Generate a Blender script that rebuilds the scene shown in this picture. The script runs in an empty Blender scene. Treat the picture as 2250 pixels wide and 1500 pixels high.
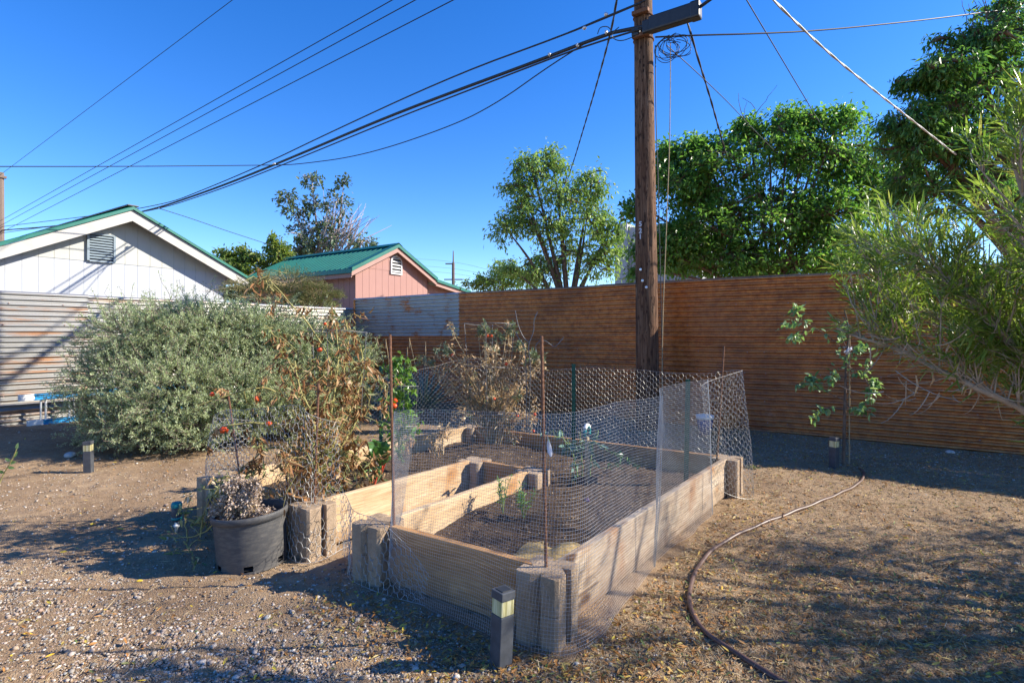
import bpy, bmesh, math, random
import numpy as np
from mathutils import Vector, Matrix

random.seed(11)
rng = np.random.default_rng(11)
scene = bpy.context.scene
COL = scene.collection
TH = math.radians(34.0)                      # camera heading, left of +Y (fences run along X and Y)
FW = np.array([-math.sin(TH), math.cos(TH), 0.0])
RT = np.array([math.cos(TH), math.sin(TH), 0.0])
UP = np.array([0.0, 0.0, 1.0])
CAM_H, FPX, CX, HY = 1.25, 1220.0, 1125.0, 735.0

def W(px, py, d):
    """a place seen at (px, py) and d metres deep"""
    r = (px - CX) / FPX * d
    return r * RT + d * FW + UP * (CAM_H - (py - HY) / FPX * d)

def G(px, py, z=0.0):
    return W(px, py, (CAM_H - z) * FPX / (py - HY))

def nrm(a):
    return a / np.maximum(np.linalg.norm(a, axis=-1, keepdims=True), 1e-9)

def rv(n):
    return nrm(rng.normal(size=(n, 3)))

# ------------------------------------------------------------------ mesh builder
class MB:
    def __init__(s):
        s.v, s.f, s.m, s.n = [], [], [], 0

    def add(s, v, f, mi=0):
        v = np.asarray(v, dtype=np.float64).reshape(-1, 3)
        for fa in (f if isinstance(f, list) else [f]):
            fa = np.asarray(fa, dtype=np.int64)
            if fa.size:
                s.f.append(fa + s.n)
                s.m.append(np.full(len(fa), mi))
        s.v.append(v)
        s.n += len(v)

    def build(s, name, mats, parent=None, smooth=False, xf=None):
        me = bpy.data.meshes.new(name)
        V = np.concatenate(s.v) if s.v else np.zeros((0, 3))
        me.vertices.add(len(V))
        me.vertices.foreach_set('co', V.astype(np.float32).ravel())
        tot = np.concatenate([np.full(len(f), f.shape[1]) for f in s.f])
        loops = np.concatenate([f.ravel() for f in s.f])
        me.loops.add(len(loops))
        me.loops.foreach_set('vertex_index', loops.astype(np.int32))
        me.polygons.add(len(tot))
        me.polygons.foreach_set('loop_start', np.concatenate([[0], np.cumsum(tot)[:-1]]).astype(np.int32))
        mi = np.concatenate(s.m)
        if mi.any():
            me.polygons.foreach_set('material_index', mi.astype(np.int32))
        me.polygons.foreach_set('use_smooth', np.full(len(tot), bool(smooth)))
        for m in (mats if isinstance(mats, (list, tuple)) else [mats]):
            me.materials.append(m)
        me.update(calc_edges=True)
        o = bpy.data.objects.new(name, me)
        COL.objects.link(o)
        if xf is not None:
            o.matrix_basis = xf
        if parent is not None:
            o.parent = parent
            o.matrix_parent_inverse = base_mat(parent).inverted()
        return o

def base_mat(o):
    m = o.matrix_basis.copy()
    if o.parent is not None:
        m = base_mat(o.parent) @ o.matrix_parent_inverse @ m
    return m

def tag(o, label=None, cat=None, group=None, kind=None):
    if label: o['label'] = label
    if cat: o['category'] = cat
    if group: o['group'] = group
    if kind: o['kind'] = kind
    return o

def thing(name, loc, label, cat, group=None, rot=(0, 0, 0)):
    o = bpy.data.objects.new(name, None)
    o.empty_display_size = 0.1
    o.location = Vector([float(c) for c in loc])
    o.rotation_euler = rot
    COL.objects.link(o)
    o.matrix_basis = Matrix.LocRotScale(o.location, o.rotation_euler, None)
    return tag(o, label, cat, group)

def copy_thing(src, loc, label, rot=None, group=None):
    r = src.copy(); COL.objects.link(r)
    r.location = Vector([float(c) for c in loc])
    if rot is not None: r.rotation_euler = rot
    if label: r['label'] = label
    if group: r['group'] = group
    for ch in [o for o in src.children]:
        c = ch.copy(); COL.objects.link(c); c.parent = r
        for g in [o for o in ch.children]:
            k = g.copy(); COL.objects.link(k); k.parent = c
    return r

# ------------------------------------------------------------------ shapes
_bb = {}
def bevel_box(mb, c, size, bev=0.0, rot=None, mi=0):
    size = np.asarray(size, float)
    key = (tuple(np.round(size, 5)), bev)
    if key not in _bb:
        bm = bmesh.new()
        bmesh.ops.create_cube(bm, size=1.0)
        bmesh.ops.scale(bm, vec=Vector(size), verts=bm.verts)
        if bev > 0:
            bmesh.ops.bevel(bm, geom=bm.edges[:], offset=bev, segments=2, profile=0.6, affect='EDGES')
        bm.verts.ensure_lookup_table()
        v = np.array([tuple(x.co) for x in bm.verts])
        fs = {}
        for f in bm.faces:
            fs.setdefault(len(f.verts), []).append([x.index for x in f.verts])
        bm.free()
        _bb[key] = (v, [np.array(a) for a in fs.values()])
    v, f = _bb[key]
    if rot is not None:
        v = v @ np.asarray(rot).T
    mb.add(v + np.asarray(c, float), f, mi)

def rotz(a):
    c, s = math.cos(a), math.sin(a)
    return np.array([[c, -s, 0], [s, c, 0], [0, 0, 1.0]])

def rotaxes(x, up=(0, 0, 1)):
    x = nrm(np.asarray(x, float)); z = np.asarray(up, float)
    y = nrm(np.cross(z, x)); z = np.cross(x, y)
    return np.stack([x, y, z], axis=1)

def tubes(mb, P, R, sides=6, mi=0, caps=False):
    """P (T,K,3) many tubes at once, R scalar / (K,) / (T,K)"""
    P = np.asarray(P, float)
    if P.ndim == 2: P = P[None]
    T, K, _ = P.shape
    R = np.broadcast_to(np.asarray(R, float), (T, K))
    tan = nrm(np.gradient(P, axis=1))
    m = nrm(P[:, -1] - P[:, 0] + 1e-9)
    ref = np.where(np.abs(m[:, 2:3]) < 0.8, [[0, 0, 1.0]], [[1.0, 0.13, 0]])[:, None, :]
    n = nrm(np.cross(tan, ref)); b = np.cross(tan, n)
    a = np.arange(sides) / sides * 2 * math.pi
    ring = P[:, :, None] + R[:, :, None, None] * (np.cos(a)[:, None] * n[:, :, None] + np.sin(a)[:, None] * b[:, :, None])
    idx = np.arange(T * K * sides).reshape(T, K, sides)
    nx = np.roll(idx, -1, axis=2)
    q = np.stack([idx[:, :-1], nx[:, :-1], nx[:, 1:], idx[:, 1:]], axis=-1).reshape(-1, 4)
    fs = [q]
    if caps:
        fs += [idx[:, 0, ::-1].reshape(T, sides), idx[:, -1].reshape(T, sides)]
    mb.add(ring.reshape(-1, 3), fs, mi)

def lathe(mb, prof, c=(0, 0, 0), seg=32, mi=0):
    prof = np.asarray(prof, float)
    a = np.arange(seg) / seg * 2 * math.pi
    v = np.stack([prof[:, None, 0] * np.cos(a), prof[:, None, 0] * np.sin(a), np.repeat(prof[:, 1:2], seg, 1)], -1)
    K = len(prof); idx = np.arange(K * seg).reshape(K, seg); nx = np.roll(idx, -1, 1)
    q = np.stack([idx[:-1], nx[:-1], nx[1:], idx[1:]], -1).reshape(-1, 4)
    mb.add(v.reshape(-1, 3) + np.asarray(c, float), [q], mi)

def grid(mb, X, Y, Z, mi=0, flip=False):
    """X,Y,Z 2-D arrays"""
    n, m = X.shape
    idx = np.arange(n * m).reshape(n, m)
    q = np.stack([idx[:-1, :-1], idx[1:, :-1], idx[1:, 1:], idx[:-1, 1:]], -1).reshape(-1, 4)
    if flip: q = q[:, ::-1]
    mb.add(np.stack([X, Y, Z], -1).reshape(-1, 3), q, mi)

def leaves(mb, P, D, U, L, Wd, fold=0.3, curl=0.2, detail=1, mi=0):
    N = len(P)
    if N == 0: return
    D = nrm(D); S = nrm(np.cross(D, U)); Nn = np.cross(S, D)
    L = np.broadcast_to(np.asarray(L, float), (N,))[:, None]
    Wd = np.broadcast_to(np.asarray(Wd, float), (N,))[:, None]
    curl = np.broadcast_to(np.asarray(curl, float), (N,))[:, None]
    h = Wd / 2
    def at(t, s):
        return P + D * L * (t * (1 - 0.35 * np.clip(curl, 0, 1.5) * t)) - Nn * (curl * L * t * t) + S * (h * s) + Nn * (abs(s) * h * fold)
    i = np.arange(N)[:, None]
    if detail == 1:
        v = np.stack([at(0, 0), at(.45, 1), at(1, 0), at(.45, -1)], 1)
        mb.add(v.reshape(-1, 3), np.concatenate([i * 4 + [[0, 1, 2]], i * 4 + [[0, 2, 3]]]), mi)
    else:
        v = np.stack([at(0, 0), at(.3, .85), at(.33, 0), at(.3, -.85), at(.66, .75), at(.68, 0), at(.66, -.75), at(1, 0)], 1)
        b = i * 8
        tri = np.concatenate([b + [[0, 1, 2]], b + [[0, 2, 3]], b + [[4, 7, 5]], b + [[5, 7, 6]]])
        qd = np.concatenate([b + [[1, 4, 5, 2]], b + [[2, 5, 6, 3]]])
        mb.add(v.reshape(-1, 3), [tri, qd], mi)

def bez(a, c, b, k=8):
    t = np.linspace(0, 1, k)[:, None]
    return (1 - t) ** 2 * a + 2 * t * (1 - t) * c + t * t * b

def smooth_path(pts, n=3):
    p = np.asarray(pts, float)
    for _ in range(n):
        q = 0.75 * p[:-1] + 0.25 * p[1:]; r = 0.25 * p[:-1] + 0.75 * p[1:]
        mid = np.empty((2 * len(q), p.shape[1])); mid[0::2] = q; mid[1::2] = r
        p = np.concatenate([p[:1], mid, p[-1:]])
    return p

def resample(p, k):
    p = np.asarray(p, float)
    s = np.concatenate([[0], np.cumsum(np.linalg.norm(np.diff(p, axis=0), axis=1))])
    u = np.linspace(0, s[-1], k) if np.isscalar(k) else np.asarray(k) * s[-1]
    return np.stack([np.interp(u, s, p[:, i]) for i in range(p.shape[1])], -1)

def plen(p):
    return float(np.linalg.norm(np.diff(np.asarray(p), axis=0), axis=1).sum())

# ------------------------------------------------------------------ materials
class MT:
    def __init__(s, name, rough=0.7, metal=0.0, spec=0.4):
        s.m = bpy.data.materials.new(name); s.m.use_nodes = True
        s.nt = s.m.node_tree; s.b = s.nt.nodes['Principled BSDF']
        s.out = s.nt.nodes['Material Output']
        s.b.inputs['Roughness'].default_value = rough
        s.b.inputs['Metallic'].default_value = metal
        s.b.inputs['Specular IOR Level'].default_value = spec
        s._co = None
    def n(s, t, **kw):
        x = s.nt.nodes.new(t)
        for k, v in kw.items(): setattr(x, k, v)
        return x
    def l(s, a, b): s.nt.links.new(a, b)
    def co(s, scale=(1, 1, 1), which='Object'):
        tc = s.n('ShaderNodeTexCoord'); mp = s.n('ShaderNodeMapping')
        mp.inputs['Scale'].default_value = scale
        s.l(tc.outputs[which], mp.inputs['Vector'])
        return mp.outputs['Vector']
    def noise(s, vec, scale, detail=4, rough=0.6, dist=0.0):
        x = s.n('ShaderNodeTexNoise')
        x.inputs['Scale'].default_value = scale; x.inputs['Detail'].default_value = detail
        x.inputs['Roughness'].default_value = rough; x.inputs['Distortion'].default_value = dist
        s.l(vec, x.inputs['Vector']); return x.outputs['Fac']
    def voro(s, vec, scale, feature='F1', out='Distance'):
        x = s.n('ShaderNodeTexVoronoi', feature=feature)
        x.inputs['Scale'].default_value = scale
        s.l(vec, x.inputs['Vector']); return x.outputs[out]
    def ramp(s, fac, stops, interp='LINEAR'):
        x = s.n('ShaderNodeValToRGB'); x.color_ramp.interpolation = interp
        e = x.color_ramp.elements
        while len(e) < len(stops): e.new(0.5)
        for k, (p, c) in enumerate(stops):
            e[k].position = p
            e[k].color = (c, c, c, 1) if np.isscalar(c) else (*c, 1)
        s.l(fac, x.inputs['Fac']); return x.outputs['Color']
    def mix(s, fac, a, b, mode='MIX'):
        x = s.n('ShaderNodeMix', data_type='RGBA', blend_type=mode)
        for i, val in ((0, fac), (6, a), (7, b)):
            if isinstance(val, (int, float)): x.inputs[i].default_value = val
            elif isinstance(val, tuple): x.inputs[i].default_value = (*val, 1)
            else: s.l(val, x.inputs[i])
        return x.outputs[2]
    def math_map(s, v, a, b):
        x = s.n('ShaderNodeMapRange'); s.l(v, x.inputs['Value']); x.inputs['From Min'].default_value = a; x.inputs['From Max'].default_value = b; return x.outputs['Result']
    def island(s): return s.n('ShaderNodeNewGeometry').outputs['Random Per Island']
    def objrand(s): return s.n('ShaderNodeObjectInfo').outputs['Random']
    def color(s, c):
        if isinstance(c, tuple): s.b.inputs['Base Color'].default_value = (*c, 1)
        else: s.l(c, s.b.inputs['Base Color'])
        return s
    def rough(s, r): s.l(r, s.b.inputs['Roughness']); return s
    def bump(s, h, strength=0.4, dist=0.01):
        x = s.n('ShaderNodeBump'); x.inputs['Strength'].default_value = strength
        x.inputs['Distance'].default_value = dist
        s.l(h, x.inputs['Height']); s.l(x.outputs['Normal'], s.b.inputs['Normal']); return s
    def translucent(s, col, fac=0.35):
        t = s.n('ShaderNodeBsdfTranslucent'); mx = s.n('ShaderNodeMixShader')
        mx.inputs[0].default_value = fac
        if isinstance(col, tuple): t.inputs['Color'].default_value = (*col, 1)
        else: s.l(col, t.inputs['Color'])
        s.l(s.b.outputs[0], mx.inputs[1]); s.l(t.outputs[0], mx.inputs[2])
        s.l(mx.outputs[0], s.out.inputs['Surface']); return s

def plain(name, c, rough=0.6, metal=0.0, spec=0.4, var=0.25, scale=30.0, bump=0.0):
    m = MT(name, rough, metal, spec); co = m.co()
    f = m.noise(co, scale, 5, 0.65)
    lo = tuple(x * (1 - var) for x in c); hi = tuple(min(1, x * (1 + var)) for x in c)
    m.color(m.ramp(f, [(0.3, lo), (0.7, hi)]))
    if bump: m.bump(f, bump, 0.01)
    return m.m

def leafmat(name, stops, trans=0.35, rough=0.5, spec=0.35, tint=1.3):
    m = MT(name, rough, 0, spec)
    c = m.ramp(m.island(), stops)
    m.color(c)
    t = m.mix(1.0, c, (min(1, tint), min(1, tint * 1.05), 0.6), 'MULTIPLY')
    m.translucent(t, trans)
    return m.m

M = {}
def build_materials():
    # ground: dry tan soil with fine grit and damp darker patches
    m = MT('soil', 0.95, 0, 0.15); co = m.co()
    big = m.noise(co, 0.9, 6, 0.62); mid = m.noise(co, 7, 6, 0.7); fine = m.noise(co, 90, 5, 0.75)
    c1 = m.ramp(big, [(0.35, (0.245, 0.162, 0.094)), (0.62, (0.375, 0.265, 0.162))])
    c2 = m.mix(m.ramp(mid, [(0.38, 0.0), (0.68, 0.75)]), c1, (0.20, 0.125, 0.072))
    vo = m.voro(co, 140); 
    c3 = m.mix(m.ramp(fine, [(0.52, 0.0), (0.72, 0.6)]), c2, (0.42, 0.33, 0.235))
    c4 = m.mix(m.ramp(fine, [(0.28, 0.55), (0.42, 0.0)]), c3, (0.13, 0.085, 0.055))
    m.color(c4)
    hh = m.mix(0.5, m.ramp(fine, [(0.2, 0.0), (0.8, 1.0)]), m.ramp(vo, [(0.0, 1.0), (0.6, 0.0)]))
    m.bump(m.mix(0.45, hh, m.ramp(mid, [(0.2, 0.0), (0.8, 1.0)])), 0.9, 0.014)
    M['soil'] = m.m
    m = MT('bed_soil', 0.95, 0, 0.15); co = m.co()
    mid = m.noise(co, 9, 6, 0.7); fine = m.noise(co, 110, 5, 0.75)
    c = m.ramp(mid, [(0.3, (0.060, 0.040, 0.026)), (0.7, (0.125, 0.085, 0.055))])
    c = m.mix(m.ramp(fine, [(0.55, 0.0), (0.75, 0.6)]), c, (0.24, 0.17, 0.11))
    m.color(c); m.bump(m.mix(0.5, fine, mid), 1.0, 0.02); M['bed_soil'] = m.m
    # stones, litter
    m = MT('pebble', 0.75, 0, 0.3); co = m.co(); r = m.island()
    c = m.ramp(r, [(0.0, (0.15, 0.125, 0.10)), (0.2, (0.36, 0.27, 0.19)), (0.38, (0.11, 0.115, 0.12)), (0.55, (0.38, 0.34, 0.29)),
                   (0.72, (0.32, 0.21, 0.16)), (0.86, (0.62, 0.59, 0.53)), (1.0, (0.19, 0.21, 0.22))])
    m.color(m.mix(m.ramp(m.noise(co, 160, 3), [(0.3, 0.35), (0.7, 0.0)]), c, (0.25, 0.18, 0.12))); M['pebble'] = m.m
    M['straw'] = leafmat('straw', [(0.0, (0.30, 0.21, 0.11)), (0.4, (0.44, 0.34, 0.20)), (0.8, (0.56, 0.46, 0.30)), (1.0, (0.24, 0.17, 0.10))], 0.15, 0.8, 0.2, 1.0)
    M['litter'] = leafmat('fallen_leaf', [(0.0, (0.30, 0.13, 0.035)), (0.35, (0.42, 0.21, 0.06)), (0.6, (0.24, 0.13, 0.06)), (0.78, (0.55, 0.40, 0.08)), (0.9, (0.40, 0.32, 0.16)), (1.0, (0.14, 0.22, 0.05))], 0.2, 0.6, 0.3, 1.0)
    M['yellow_leaf'] = leafmat('yellow_leaf', [(0.0, (0.62, 0.42, 0.03)), (0.6, (0.70, 0.55, 0.07)), (1.0, (0.55, 0.26, 0.03))], 0.2, 0.5, 0.3, 1.0)
    M['mulch'] = leafmat('mulch_chip', [(0.0, (0.07, 0.045, 0.03)), (0.5, (0.16, 0.11, 0.07)), (0.85, (0.30, 0.22, 0.14)), (1.0, (0.42, 0.34, 0.24))], 0.05, 0.9, 0.1, 1.0)
    # corrugated sheets: rusted, galvanised, half and half
    def sheet(name, amt, galv=(0.40, 0.41, 0.42), axis=0, dull=1.0):
        m = MT(name, 0.5, 0.35, 0.5)
        st = (1.3, 1.3, 1.3) if axis == 0 else (1, 0.35, 6)
        co = m.co(st); co2 = m.co((1, 1, 1)); rnd = m.objrand()
        off = m.n('ShaderNodeVectorMath', operation='ADD'); m.l(co, off.inputs[0])
        sc = m.n('ShaderNodeVectorMath', operation='SCALE'); sc.inputs[0].default_value = (17, 13, 9); m.l(rnd, sc.inputs['Scale']); m.l(sc.outputs[0], off.inputs[1])
        v = off.outputs[0]
        a = m.noise(v, 2.2, 7, 0.68); bnoise = m.noise(v, 9, 6, 0.7); fine = m.noise(co2, 130, 4, 0.7)
        rust = m.ramp(bnoise, [(0.28, (0.21, 0.064, 0.016)), (0.45, (0.46, 0.155, 0.034)), (0.58, (0.61, 0.245, 0.056)), (0.75, (0.54, 0.255, 0.095))])
        rust = m.mix(m.ramp(fine, [(0.4, 0.0), (0.72, 0.5)]), rust, (0.56, 0.22, 0.05))
        rust = m.mix(m.ramp(m.noise(co2, 60, 5, .75), [(0.34, 0.55), (0.45, 0.0)]), rust, (0.15, 0.042, 0.014))
        drip = m.noise(m.co((9, 9, .8)), 1.6, 5, .65)
        rust = m.mix(m.ramp(drip, [(0.58, 0.0), (0.72, 0.4)]), rust, (0.20, 0.065, 0.024))
        rust = m.mix(m.ramp(drip, [(0.28, 0.5), (0.40, 0.0)]), rust, (0.50, 0.26, 0.11))
        st2 = m.noise(m.co((.7, .7, 1.6)), 1.5, 7, .72)
        rust = m.mix(m.ramp(st2, [(0.48, 0.0), (0.66, 0.6)]), rust, (0.17, 0.055, 0.018))
        rust = m.mix(m.ramp(m.noise(co2, .8, 5, .65), [(0.50, 0.0), (0.72, 0.55)]), rust, (0.30, 0.15, 0.07))
        if dull < 1: rust = m.mix(.5, rust, (0.20, 0.145, 0.085))
        zinc = m.ramp(a, [(0.3, tuple(x * 0.72 for x in galv)), (0.65, galv)])
        k = m.ramp(m.mix(0.35, a, bnoise), [(0.32 + amt * .5, 1.0), (0.40 + amt * .5, 0.0)]) if amt < 1 else None
        if amt >= 1:
            k = m.ramp(m.mix(0.4, a, fine), [(0.60, 1.0), (0.74, 0.55)])
        m.color(m.mix(k, zinc, rust))
        m.l(m.ramp(k, [(0, 0.5), (1, 0.55 if axis == 0 else 0.2)]), m.b.inputs['Metallic']); m.b.inputs['Specular IOR Level'].default_value = 1.0
        m.rough(m.ramp(k, [(0, 0.34), (1, 0.33)]))
        m.bump(fine, 0.12, 0.004)
        m.b.inputs['Coat Weight'].default_value = 0.5; m.b.inputs['Coat Roughness'].default_value = 0.24
        return m.m
    M['rust_x'] = sheet('rusty_sheet', 1.0)
    M['galv_x'] = sheet('galvanised_sheet', 0.15, (0.42, 0.40, 0.36))
    M['galv_y'] = sheet('galvanised_sheet_sunny', 0.16, (0.32, 0.315, 0.30), 1, .6)
    M['mixed_y'] = sheet('half_rusted_sheet', 0.17, (0.30, 0.295, 0.275), 1, .6)
    M['screw'] = plain('screw_head', (0.38, 0.24, 0.20), 0.4, 0.4)
    # timber
    def wood(name, c0, c1, c2, stain):
        m = MT(name, 0.75, 0, 0.25); co = m.co((1.0, 9.0, 9.0))
        w = m.noise(co, 1.6, 5, 0.6, 1.2); g = m.noise(m.co((3, 60, 60)), 2.2, 4, 0.6, 0.4)
        c = m.ramp(w, [(0.32, c0), (0.5, c1), (0.66, c2)])
        c = m.mix(m.ramp(g, [(0.35, 0.5), (0.6, 0.0)]), c, tuple(x * 0.55 for x in c0))
        s2 = m.noise(m.co((2.2, 1.6, 2.0)), 1.7, 4, 0.55)
        c = m.mix(m.ramp(s2, [(0.54, 0.0), (0.70, 0.8)]), c, stain)
        kn = m.voro(m.co((2.6, 5.5, 5.5)), 1.0)
        c = m.mix(m.ramp(kn, [(0.08, 0.9), (0.17, 0.0)]), c, (0.10, 0.045, 0.018))
        d = m.noise(m.co((5, 5, 5)), 6, 6, 0.7)
        c = m.mix(m.ramp(d, [(0.55, 0.0), (0.75, 0.4)]), c, (0.20, 0.16, 0.12))
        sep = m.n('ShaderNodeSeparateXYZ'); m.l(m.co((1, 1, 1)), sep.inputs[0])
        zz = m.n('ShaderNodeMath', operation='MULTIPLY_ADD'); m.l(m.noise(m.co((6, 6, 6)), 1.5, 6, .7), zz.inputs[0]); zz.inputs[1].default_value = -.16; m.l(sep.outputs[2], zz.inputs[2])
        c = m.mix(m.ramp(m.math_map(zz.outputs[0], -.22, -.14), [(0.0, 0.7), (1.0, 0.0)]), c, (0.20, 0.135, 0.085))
        cr = m.noise(m.co((.8, 26, 26)), 1.3, 3, .5, .3)
        c = m.mix(m.ramp(cr, [(0.30, 0.7), (0.335, 0.0)]), c, (0.09, 0.05, 0.025))
        m.color(c); m.bump(m.mix(0.5, g, w), 0.5, 0.008); return m.m
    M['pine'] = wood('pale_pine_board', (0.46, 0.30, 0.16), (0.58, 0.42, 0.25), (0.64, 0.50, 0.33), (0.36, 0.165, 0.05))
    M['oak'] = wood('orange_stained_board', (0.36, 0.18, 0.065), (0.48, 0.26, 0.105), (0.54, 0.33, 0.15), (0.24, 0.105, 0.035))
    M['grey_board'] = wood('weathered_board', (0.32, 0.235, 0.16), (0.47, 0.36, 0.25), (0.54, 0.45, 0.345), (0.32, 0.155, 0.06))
    m = MT('concrete_block', 0.92, 0, 0.2); co = m.co()
    f = m.noise(co, 160, 4, 0.8); g = m.noise(co, 9, 5, 0.6)
    c = m.ramp(g, [(0.3, (0.31, 0.225, 0.15)), (0.7, (0.45, 0.34, 0.24))])
    c = m.mix(m.ramp(f, [(0.3, 0.55), (0.5, 0.0)]), c, (0.17, 0.125, 0.09))
    c = m.mix(m.ramp(m.noise(m.co((1, 1, .5)), 14, 6, .75), [(0.50, 0.0), (0.68, 0.65)]), c, (0.20, 0.145, 0.095))
    m.color(c); m.bump(m.mix(.4, f, m.noise(co, 45, 4, .7)), 1.0, 0.010); M['block'] = m.m
    # pole
    m = MT('creosote_pole', 0.85, 0, 0.2); co = m.co((14, 14, 0.7))
    f = m.noise(co, 2.2, 6, 0.7, 0.5); pit = m.noise(m.co((16, 16, 5)), 1.6, 3, 0.6)
    c = m.ramp(f, [(0.34, (0.020, 0.011, 0.007)), (0.47, (0.090, 0.050, 0.030)), (0.58, (0.165, 0.098, 0.060)), (0.76, (0.33, 0.22, 0.145))])
    c = m.mix(m.ramp(pit, [(0.36, 0.95), (0.45, 0.0)]), c, (0.022, 0.014, 0.011))
    vo = m.voro(m.co((21, 21, 7)), 1.0); c = m.mix(m.ramp(vo, [(0.13, 0.95), (0.22, 0.0)]), c, (0.012, 0.008, 0.006))
    big = m.noise(m.co((1, 1, 0.5)), 1.3, 3)
    c = m.mix(m.ramp(big, [(0.4, 0.0), (0.7, 0.5)]), c, (0.20, 0.085, 0.04))
    m.color(c); m.bump(m.mix(0.4, f, m.ramp(pit, [(0.28, 0.0), (0.42, 1.0)])), 1.0, 0.02); M['pole'] = m.m
    M['grey_wood'] = plain('old_pole_wood', (0.16, 0.12, 0.10), 0.9)
    M['bark'] = plain('bark', (0.14, 0.10, 0.075), 0.9, 0, 0.2, 0.4, 14, 0.6)
    M['pale_bark'] = plain('pale_bark', (0.33, 0.27, 0.21), 0.85, 0, 0.2, 0.35, 22, 0.4)
    M['twig_grey'] = plain('grey_twig', (0.42, 0.34, 0.31), 0.85, 0, 0.2)
    # metals, plastics
    M['wire'] = plain('galvanised_wire', (0.36, 0.355, 0.335), 0.45, 0.35, 0.5, 0.25, 60)
    M['cloth_wire'] = plain('hardware_cloth_wire', (0.36, 0.37, 0.385), 0.42, 0.4, 0.5, 0.2, 40)
    M['cage'] = plain('cage_wire', (0.17, 0.17, 0.17), 0.5, 0.6)
    M['rebar'] = plain('rusty_rebar', (0.17, 0.085, 0.05), 0.8, 0.2, 0.3, 0.4, 60, 0.5)
    M['tpost'] = plain('green_post_paint', (0.012, 0.085, 0.055), 0.45, 0.1)
    M['black'] = plain('black_plastic', (0.022, 0.024, 0.027), 0.45, 0, 0.5, 0.3, 20)
    M['cable'] = plain('black_cable', (0.022, 0.023, 0.026), 0.55)
    M['pale_cable'] = plain('aluminium_cable', (0.42, 0.42, 0.42), 0.5, 0.3)
    m = MT('pot_plastic', 0.6, 0, 0.35); co = m.co(); f = m.noise(m.co((3, 3, 12)), 6, 6, 0.7); g = m.noise(co, 3, 5)
    c = m.ramp(g, [(0.3, (0.050, 0.050, 0.053)), (0.7, (0.080, 0.079, 0.078))])
    c = m.mix(m.ramp(f, [(0.45, 0.0), (0.75, 0.55)]), c, (0.19, 0.17, 0.145))
    m.color(c); m.bump(f, 0.1, 0.004); M['pot'] = m.m
    M['bollard'] = plain('bollard_body', (0.060, 0.066, 0.078), 0.5, 0.1, 0.4, 0.3, 25)
    m = MT('bollard_lens', 0.25, 0, 0.5); co = m.co((120, 120, 3)); f = m.noise(co, 1.0, 3)
    m.color(m.ramp(f, [(0.35, (0.36, 0.32, 0.13)), (0.6, (0.62, 0.58, 0.34)), (0.7, (0.72, 0.70, 0.52))])); M['lens'] = m.m
    M['teal'] = plain('teal_plastic', (0.01, 0.20, 0.21), 0.4)
    M['white'] = plain('white_plastic', (0.72, 0.72, 0.70), 0.5, 0, 0.4, 0.08)
    M['blue'] = plain('blue_fibreglass', (0.02, 0.24, 0.52), 0.4, 0, 0.4, 0.12)
    M['alu'] = plain('aluminium', (0.62, 0.63, 0.65), 0.35, 0.6, 0.5, 0.1)
    m = MT('hose_rubber', 0.45, 0, 0.45); f = m.noise(m.co(), 12, 5)
    m.color(m.ramp(f, [(0.3, (0.065, 0.034, 0.027)), (0.7, (0.13, 0.080, 0.064))])); M['hose'] = m.m
    M['bluecan'] = plain('blue_bucket', (0.02, 0.06, 0.20), 0.45)
    # buildings
    def siding(name, c, c2):
        m = MT(name, 0.75, 0, 0.25); f = m.noise(m.co((1, 25, 1.2)), 3, 5, 0.6); g = m.noise(m.co(), 1.2, 4)
        cc = m.mix(m.ramp(f, [(0.35, 0.45), (0.65, 0.0)]), c, c2)
        m.color(m.mix(m.ramp(g, [(0.45, 0.0), (0.8, 0.3)]), cc, c2)); m.bump(f, 0.15, 0.004); return m.m
    M['white_siding'] = siding('white_siding', (0.41, 0.43, 0.465), (0.37, 0.388, 0.42))
    M['cream_siding'] = siding('cream_siding', (0.42, 0.425, 0.40), (0.37, 0.375, 0.35))
    M['pink_siding'] = siding('pink_siding', (0.345, 0.197, 0.175), (0.295, 0.165, 0.145))
    M['fascia'] = plain('white_fascia', (0.40, 0.385, 0.36), 0.6, 0, 0.3, 0.08, 4)
    M['pink_trim'] = plain('pink_trim', (0.335, 0.20, 0.172), 0.6, 0, 0.3, 0.08, 4)
    M['green_roof'] = plain('green_roof_steel', (0.010, 0.125, 0.092), 0.38, 0.1, 0.5, 0.15, 3)
    M['vent_blue'] = plain('blue_grey_vent', (0.19, 0.24, 0.28), 0.55, 0, 0.3, 0.1)
    M['vent_white'] = plain('white_vent', (0.55, 0.55, 0.55), 0.5, 0, 0.3, 0.05)
    M['vent_dark'] = plain('vent_shadow', (0.05, 0.055, 0.06), 0.8)  # near-black colour standing in for the shade inside the vents
    M['stucco'] = plain('grey_stucco', (0.36, 0.37, 0.38), 0.9, 0, 0.2, 0.08, 2)
    M['stucco_rib'] = plain('ribbed_panel', (0.33, 0.32, 0.31), 0.8, 0, 0.2, 0.1, 3)
    # foliage
    M['ash'] = leafmat('dark_green_leaf', [(0.0, (0.060, 0.165, 0.030)), (0.5, (0.125, 0.295, 0.055)), (0.88, (0.195, 0.385, 0.085)), (1.0, (0.31, 0.40, 0.13))], 0.6, 0.34, 0.6)
    M['pecan'] = leafmat('deep_green_leaf', [(0.0, (0.050, 0.145, 0.035)), (0.6, (0.105, 0.25, 0.055)), (1.0, (0.20, 0.35, 0.08))], 0.52, 0.34, 0.55)
    M['elm'] = leafmat('light_green_leaf', [(0.0, (0.136, 0.260, 0.058)), (0.5, (0.239, 0.385, 0.100)), (1.0, (0.374, 0.511, 0.178))], 0.48, 0.42, 0.45)
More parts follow.
